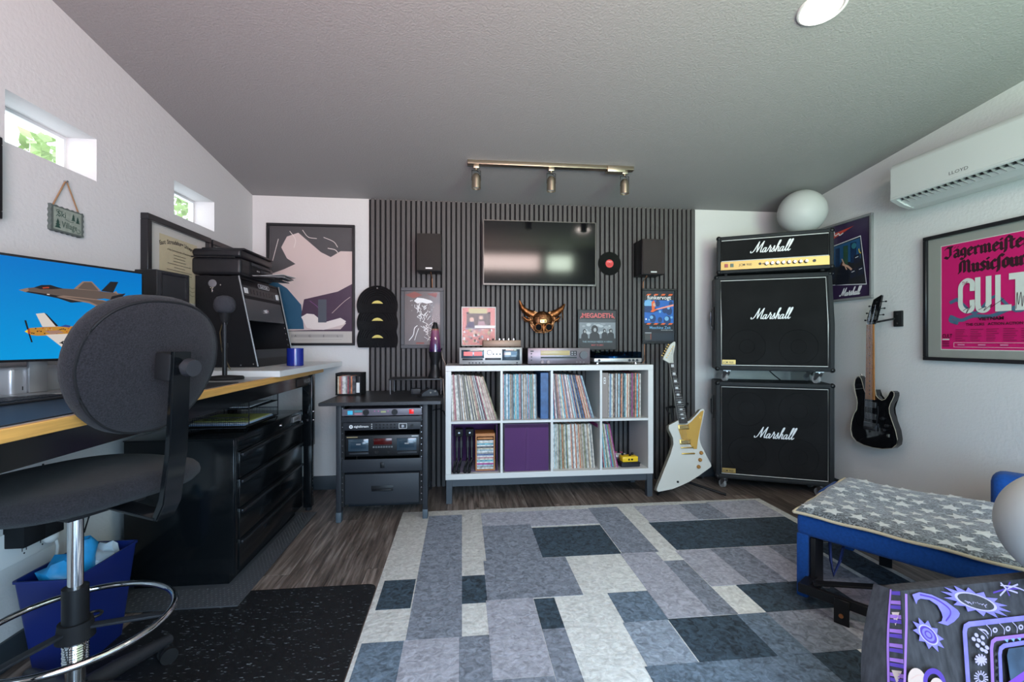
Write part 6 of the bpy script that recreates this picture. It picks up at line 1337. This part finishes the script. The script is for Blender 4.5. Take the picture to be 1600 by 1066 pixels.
# printer on the case
t = thing('printer', 'black inkjet printer with papers on output tray on top of the rack case', 'printer', (-1.372, 2.98, SZ+.5225))
PRM = mat('printer_black', (.009, .0095, .012), .42, spec=.35, bump=.15, bscale=250)
M().box(-.135, .130, -.225, .225, .004, .100, .018, seg=4).o('printer_body', PRM, t); M().box(-.132, .128, -.223, .223, .103, .150, .016, seg=4).o('scanner_lid', PRM, t); M().box(-.10, .135, -.19, .21, .148, .162, .008).o('lid_top', PRM, t)
M().box(-.136, .10, -.227, -.223, .098, .105).o('lid_seam', BLKM, t); M().box(.128, .133, -.12, .17, .02, .095, .001).o('front_recess', BLKM, t); M().box(.131, .137, -.10, .16, .075, .092, .002).box(.131, .137, .03, .17, .050, .066, .002).o('front_flap', CHAR, t)
M().box(.132, .135, -.03, .01, .048, .056).o('maker_mark', GREY, t); M().box(-.1, -.06, -.18, .18, 0, .006).box(.06, .1, -.18, .18, 0, .006).o('foot', BLKM, t)
M().box(.13, .27, -.115, .12, .006, .012, .002, rot=Matrix.Rotation(R(4), 3, 'Y'), piv=(.13, 0, .01)).o('output_tray', BLK, t)
M().box(.27, .31, -.05, .09, .004, .009, .002, rot=Matrix.Rotation(R(-14), 3, 'Y'), piv=(.27, 0, .0)).o('tray_flap', BLK, t)
M().cyl((-.135, -.235, .03), (-.138, -.24, .075), .003, n=8).tube([(-.138, -.24, .075), (-.140, -.22, .09), (-.135, -.21, .05)], .003, 6).o('side_cable', BLK, t)
for k, (dx, rz, lbl) in enumerate(((0, 4, 'white sheet of paper at the bottom of printer tray'), (.012, -6, 'slightly skewed white sheet of paper on top in the printer tray'))):
    o = M().box(-.07, .11, -.085, .085, 0, .0012+.001*k).o('paper_sheet', mat('paper_white', (.55, .55, .55), .6), None, (-1.372+.20+dx, 2.97, SZ+.5225+.0145+k*.003), (0, R(2 if k == 0 else -3), R(rz))); tag(o, lbl, 'paper')
# blue cup
t = thing('cup', 'glossy cobalt blue cup on the white board beside rack case', 'cup', (-1.007, 2.926, SZ)); M().lathe([(.045, 0), (.048, .003), (.048, .105), (.0455, .105), (.0455, .010)], n=40).o('cup_body', mat('cobalt_glaze', (.008, .02, .22), .2, coat=.3), t); M().ring((0, 0, .105), .0468, .0015, 'z', 40, 6).o('rim', mat('cobalt_rim', (.02, .04, .3), .2), t)

# ------------------------------------------------------------------ TOOL CABINET with letter tray
t = thing('tool_cabinet', 'glossy black steel drawer cabinet under the workbench', 'tool cabinet', (-1.23, 2.60, .0125))
CX0, CX1, CY0, CY1, CHT = -.23, .222, -.43, .43, .648
M().box(CX0, CX1, CY0, CY1, .05, CHT, .003).box(CX0+.03, CX1-.03, CY0+.02, CY1-.02, 0, .05).o('cabinet_body', BLKG, t)
M().box(CX0-.002, CX1+.006, CY0-.003, CY1+.003, CHT, CHT+.006, .002).o('cabinet_top', BLKG, t)
M().box(CX1, CX1+.008, CY0, CY0+.025, .05, CHT, .001).box(CX1, CX1+.008, CY1-.025, CY1, .05, CHT, .001).o('corner_post', BLKG, t)
M().box(CX1, CX1+.006, CY0+.025, CY1-.025, .590, CHT, .001).o('top_rail', BLKG, t); M().cyl((CX1+.006, .10, .615), (CX1+.011, .10, .615), .011, n=18).o('lock', CHROME, t)
M().box(CX1+.006, CX1+.009, .27, .39, .600, .632, .001).o('badge', GREY, t)
F = Flat(); F.text('HUSKY', 0, 0, .022, BLK, 'CENTER', .02, sx=1.2); F.o('badge_lettering', t, (CX1+.0095, .33, .608), (0, 0, R(90)))
for z0_, z1_ in ((.468, .586), (.335, .464), (.195, .331), (.055, .191)):
    d = M().box(CX1, CX1+.012, CY0+.028, CY1-.028, z0_, z1_, .002).o('drawer', BLKG, t)
    M().box(CX1+.012, CX1+.026, CY0+.030, CY1-.030, z1_-.020, z1_-.004, .004).o('pull_rail', mat('pull_dark', (.03, .032, .036), .25, metal=.6), d)
t = thing('letter_tray', 'two tier black wire mesh letter tray on top of tool cabinet', 'letter tray', (-1.235, 2.62, .6695))
m = M(); TX0, TX1, TY0, TY1 = -.13, .17, -.17, .20
for z in (.0, .085):
    m.box(TX0, TX1, TY0, TY1, z, z+.003)
    for (a, b_, c, d) in ((TX0, TX1, TY0, TY0+.003), (TX0, TX1, TY1-.003, TY1), (TX0, TX0+.003, TY0, TY1)): m.box(a, b_, c, d, z+.044, z+.048)
for (x, y) in ((TX0, TY0), (TX1-.004, TY0), (TX0, TY1-.004), (TX1-.004, TY1-.004)): m.box(x, x+.004, y, y+.004, 0, .133)
m.o('tray_frame', BLKM, t)
m = M()
for z in (.003, .088):
    for k in range(34): x = TX0+.004+k*.0087; m.box(x, x+.0016, TY0+.001, TY0+.002, z, z+.042); m.box(x, x+.0016, TY1-.002, TY1-.001, z, z+.042)
    for k in range(40): y = TY0+.004+k*.009; m.box(TX0+.001, TX0+.002, y, y+.0016, z, z+.042)
o = m.o('wire_mesh', BLKM, t); o['kind'] = 'stuff'
for z, c, lbl, s_ in ((.6735, (.30, .45, .70), 'pale blue folder at the bottom of the letter tray', .20), (.680, (.55, .58, .60), 'white papers on blue folder in lower letter tray', .19), (.686, (.32, .36, .10), 'olive green folder on top in the lower letter tray', .15), (.760, (.50, .50, .62), 'white papers in upper letter tray', .18)):
    o = M().box(-.12, .15, -s_*.8, s_*.85, 0, .004, .001, seg=1).o('paper_stack', mat('paper_'+lbl[:6], c, .6), None, (-1.235, 2.62, z), (0, 0, R(random.uniform(-3, 3)))); tag(o, lbl, 'papers')

# ------------------------------------------------------------------ WALL OUTLETS, adapters, bin
t = thing('wall_outlet', 'white wall outlet plate low on left wall behind the chair', 'outlet', (XL, 1.83, .34), 90)
M().box(-.16, .06, -.006, 0, 0, .115, .002).o('plate', WHITEM, t)
for x in (-.05, .02): M().box(x-.012, x-.009, -.0065, -.0055, .03, .042).box(x+.003, x+.006, -.0065, -.0055, .03, .042).cyl((x-.003, -.0066, .022), (x-.003, -.0055, .022), .003, n=10).o('socket_slots', BLK, t)
for y, w2, lbl in ((1.735, .055, 'larger black power adapter plugged in low on left wall'), (1.815, .050, 'smaller black power adapter plugged in beside a larger one on left wall')):
    t = thing('power_adapter', lbl, 'adapter', (XL, y, .405), 90); M().box(-.028, w2, -.065, 0, 0, .080, .004).o('adapter_case', BLKM, t); M().tube([(.01, -.03, .08), (.012, -.03, .11), (.02, -.02, .16), (.03, -.01, .25)], .003, 6).o('cord', BLKM, t)
t = thing('plug', 'white round plug with a pale cord in the wall outlet', 'plug', (XL+.006, 1.855, .385), 90); M().sph((0, -.022, 0), .026, (1, .8, .8), 18, 12).o('plug_body', WHITEM, t); M().tube([(.01, -.03, -.01), (.018, -.03, -.04), (.02, -.025, -.08), (.035, -.02, -.13)], .005, 8).o('cord', WHITEM, t)
tag(M().tube([(-1.505, 2.00, .62), (-1.50, 2.03, .52), (-1.50, 2.055, .47), (-1.498, 2.04, .40), (-1.49, 2.00, .34)], .0035, 6).o('cable', BLKM), 'black cable running down the left wall beside the cabinet', 'cable')
t = thing('waste_bin', 'blue rectangular waste bin full of crumpled wrappers under the workbench', 'bin', (-1.325, 1.765, .0055))
BINB = mat('bin_blue', (.005, .016, .13), .4)
def bin_ring(sx, sy, z, r=.012):
    P = []
    for cx_, cy_, a0 in ((sx-r, sy-r, 0), (-sx+r, sy-r, 90), (-sx+r, -sy+r, 180), (sx-r, -sy+r, 270)):
        for k in range(5): a = R(a0+22.5*k); P.append((cx_+r*math.cos(a), cy_+r*math.sin(a), z))
    return P
m = M(); rings = [bin_ring(.062, .112, .0), bin_ring(.088, .146, .325), bin_ring(.092, .150, .325), bin_ring(.092, .150, .332), bin_ring(.086, .144, .332), bin_ring(.060, .108, .008)]
VR = [[m.b.verts.new(p) for p in r_] for r_ in rings]; n_ = len(rings[0])
for A, B_ in zip(VR, VR[1:]):
    for k in range(n_): m.b.faces.new((A[k], A[(k+1) % n_], B_[(k+1) % n_], B_[k])).smooth = True
m.b.faces.new(VR[0][::-1]); m.b.faces.new(VR[-1]); m.o('bin_body', BINB, t)
def crumple(loc, r, mt, lbl, seed, sc_=(1, 1, 1)):
    random.seed(seed); m = M(); rr = bmesh.ops.create_icosphere(m.b, subdivisions=2, radius=r)
    for v in rr['verts']: v.co *= random.uniform(.6, 1.2); v.co = Vector((v.co.x*sc_[0], v.co.y*sc_[1], v.co.z*sc_[2]))
    o = m.o('crumpled_wrapper', mt, None, loc); tag(o, lbl, 'rubbish'); return o
WB = mat('wrapper_blue', (.02, .30, .62), .35, var=.2, vscale=20); WW = mat('wrapper_white', (.55, .62, .68), .5)
crumple((-1.352, 1.70, .315), .058, WB, 'bright blue crumpled wrapper at left in the waste bin', 1, (.8, 1.1, 1.0)); crumple((-1.32, 1.765, .335), .060, WB, 'blue and silver wrapper standing tallest in waste bin', 2, (.7, .8, 1.35)); crumple((-1.305, 1.80, .30), .055, WW, 'pale crumpled paper in the middle of the waste bin', 3, (1, 1, .9)); crumple((-1.315, 1.868, .315), .036, WW, 'small white crumpled paper at the far end of waste bin', 4, (1, .7, 1.2))

# ------------------------------------------------------------------ DRAFTING CHAIR
FAB = mat('chair_fabric', (.017, .0165, .020), .9, bump=.6, bscale=480, var=.5, vscale=260, sheen=.08, spec=.2)
t = thing('drafting_chair', 'black fabric drafting chair with chrome foot ring at bottom left', 'chair', (-1.075, 1.414, .0548), -22.2); t.scale = (.955, .955, .955)
def cushion(cx, cy, cz_, hx, hy, hz, ax, p=2.6, name='backrest', n=44, bottom=None):
    # a padded shape: superellipse outline in two axes, domed across the thin one
    m = M(); rings = []
    for (s_, off) in ((.0, -1), (.55, -1), (.625, -.93), (.93, -.68), (.99, -.3), (1.0, 0), (.985, .35), (.94, .70), (.82, .93), (.55, 1.0), (.0, 1.0)):
        rg = []
        for k in range(n):
            a = 2*PI*k/n; c, d = math.cos(a), math.sin(a); u = (abs(c)**(2/p))*(1 if c >= 0 else -1); v = (abs(d)**(2/p))*(1 if d >= 0 else -1)
            if ax == 'x':
                wv = 1.0-.16*max(0, -v); rg.append((cx+hx*off+.25*hy*(.12*(u*s_)**2)*-1, cy+hy*u*s_*wv, cz_+hz*v*s_))
            else: rg.append((cx+hx*u*s_, cy+hy*v*s_, cz_+hz*off+.012*(u*s_)**2))
        rings.append(rg)
    V = [[m.b.verts.new(q) for q in r_] for r_ in rings[1:-1]]
    for A, B_ in zip(V, V[1:]):
        for k in range(n): m.b.faces.new((A[k], A[(k+1) % n], B_[(k+1) % n], B_[k])).smooth = True
    m.b.faces.new(V[0][::-1]); m.b.faces.new(V[-1]); return m
bk_ = cushion(.285, .010, 1.030, .046, .198, .196, 'x', 2.35).o('backrest', FAB, t)
def tilt_about(o, deg, px_, pz_):
    a = R(deg); o.rotation_euler = (0, a, 0); o.location = (px_-(px_*math.cos(a)+pz_*math.sin(a)), 0, pz_-(-px_*math.sin(a)+pz_*math.cos(a)))
tilt_about(bk_, 13, .285, 1.0); bk_.location.x -= .022
P = []
for k in range(60):
    a = 2*PI*k/60; c, d = math.cos(a), math.sin(a); u = (abs(c)**(2/2.35))*(1 if c >= 0 else -1); v = (abs(d)**(2/2.35))*(1 if d >= 0 else -1); P.append((.285+.032-.03*.198*(u)**2, .010+.198*u*(1.0-.16*max(0, -v))*.945, 1.030+.196*v*.945))
M().tube(P, .0035, 6, closed=True).o('welt_seam', BLKM, bk_)
cushion(.02, .015, .668, .235, .268, .040, 'z', 2.8).o('seat', FAB, t)
M().box(-.12, .14, -.10, .10, .612, .632, .004).o('seat_plate', BLK, t)
m = M(); 
for (a, b_, c, d) in ((.10, .345, .612, .622),): m.box(a, b_, -.028, .028, c, d, .003)
m.prism([(.335, .612), (.350, .612), (.372, .66), (.380, .80), (.372, 1.07), (.360, 1.07), (.366, .80), (.358, .67), (.335, .625)], 'y', -.026, .026, bev=.003)
tilt_about(m.o('back_bracket', BLKG, t), 5, .34, .62)
tilt_about(M().box(.312, .366, -.030, .030, .99, 1.065, .006).o('bracket_socket', BLKM, t), 5, .34, .62); tilt_about(M().cyl((.372, 0, 1.03), (.395, 0, 1.03), .010, n=14).cyl((.395, 0, 1.03), (.415, 0, 1.03), .025, .022, 28).o('adjuster_knob', PLAS, t), 5, .34, .62)
M().cyl((0, 0, .30), (0, 0, .615), .0185, n=28).o('gas_column', CHROME, t); M().cyl((0, 0, .05), (0, 0, .23), .022, .026, 28).o('column_base', CHROME, t); M().cyl((0, 0, .275), (0, 0, .375), .031, n=28).o('column_sleeve', BLK, t)
hub = M().cyl((0, 0, .225), (0, 0, .275), .046, .040, 28).o('ring_hub', BLKM, t)
fr = M().ring((0, 0, .262), .235, .0095, 'z', 72, 12).o('foot_ring', CHROME, t)
for a in (35, 155, 275):
    m = M().box(.03, .232, -.013, .013, .250, .258, .002); m.o('ring_spoke', CHAR, fr, None, (0, 0, R(a)))
M().ring((0.052*math.cos(R(100)), .052*math.sin(R(100)), .262), .020, .004, 'z', 20, 6).o('ring_clamp', BLK, t)
def scallop(): return None
m = M()
for k in range(9): m.ring((0, 0, .150+k*.007), .027-.001*(k % 2), .004, 'z', 24, 6)
m.o('height_spring', CHROME, t)
for k in range(5):
    a = R(26+72*k); ca_, sa_ = math.cos(a), math.sin(a)
    L_ = M().tube([(.02*ca_, .02*sa_, .115), (.12*ca_, .12*sa_, .105), (.29*ca_, .29*sa_, .078), (.315*ca_, .315*sa_, .074)], [.030, .026, .019, .016], 12).o('base_leg', PLAS, t, (0, 0, -.0545))
    cx_, cy_ = .305*ca_, .305*sa_; b_ = a+R(60)
    w2 = M(); 
    for s_ in (-1, 1): w2.cyl((cx_+s_*.010*math.cos(b_), cy_+s_*.010*math.sin(b_), .0275), (cx_+s_*.026*math.cos(b_), cy_+s_*.026*math.sin(b_), .0275), .0272, n=24)
    w2.cyl((cx_, cy_, .03), (cx_, cy_, .075), .009, n=10); w2.o('castor', BLKM, L_)
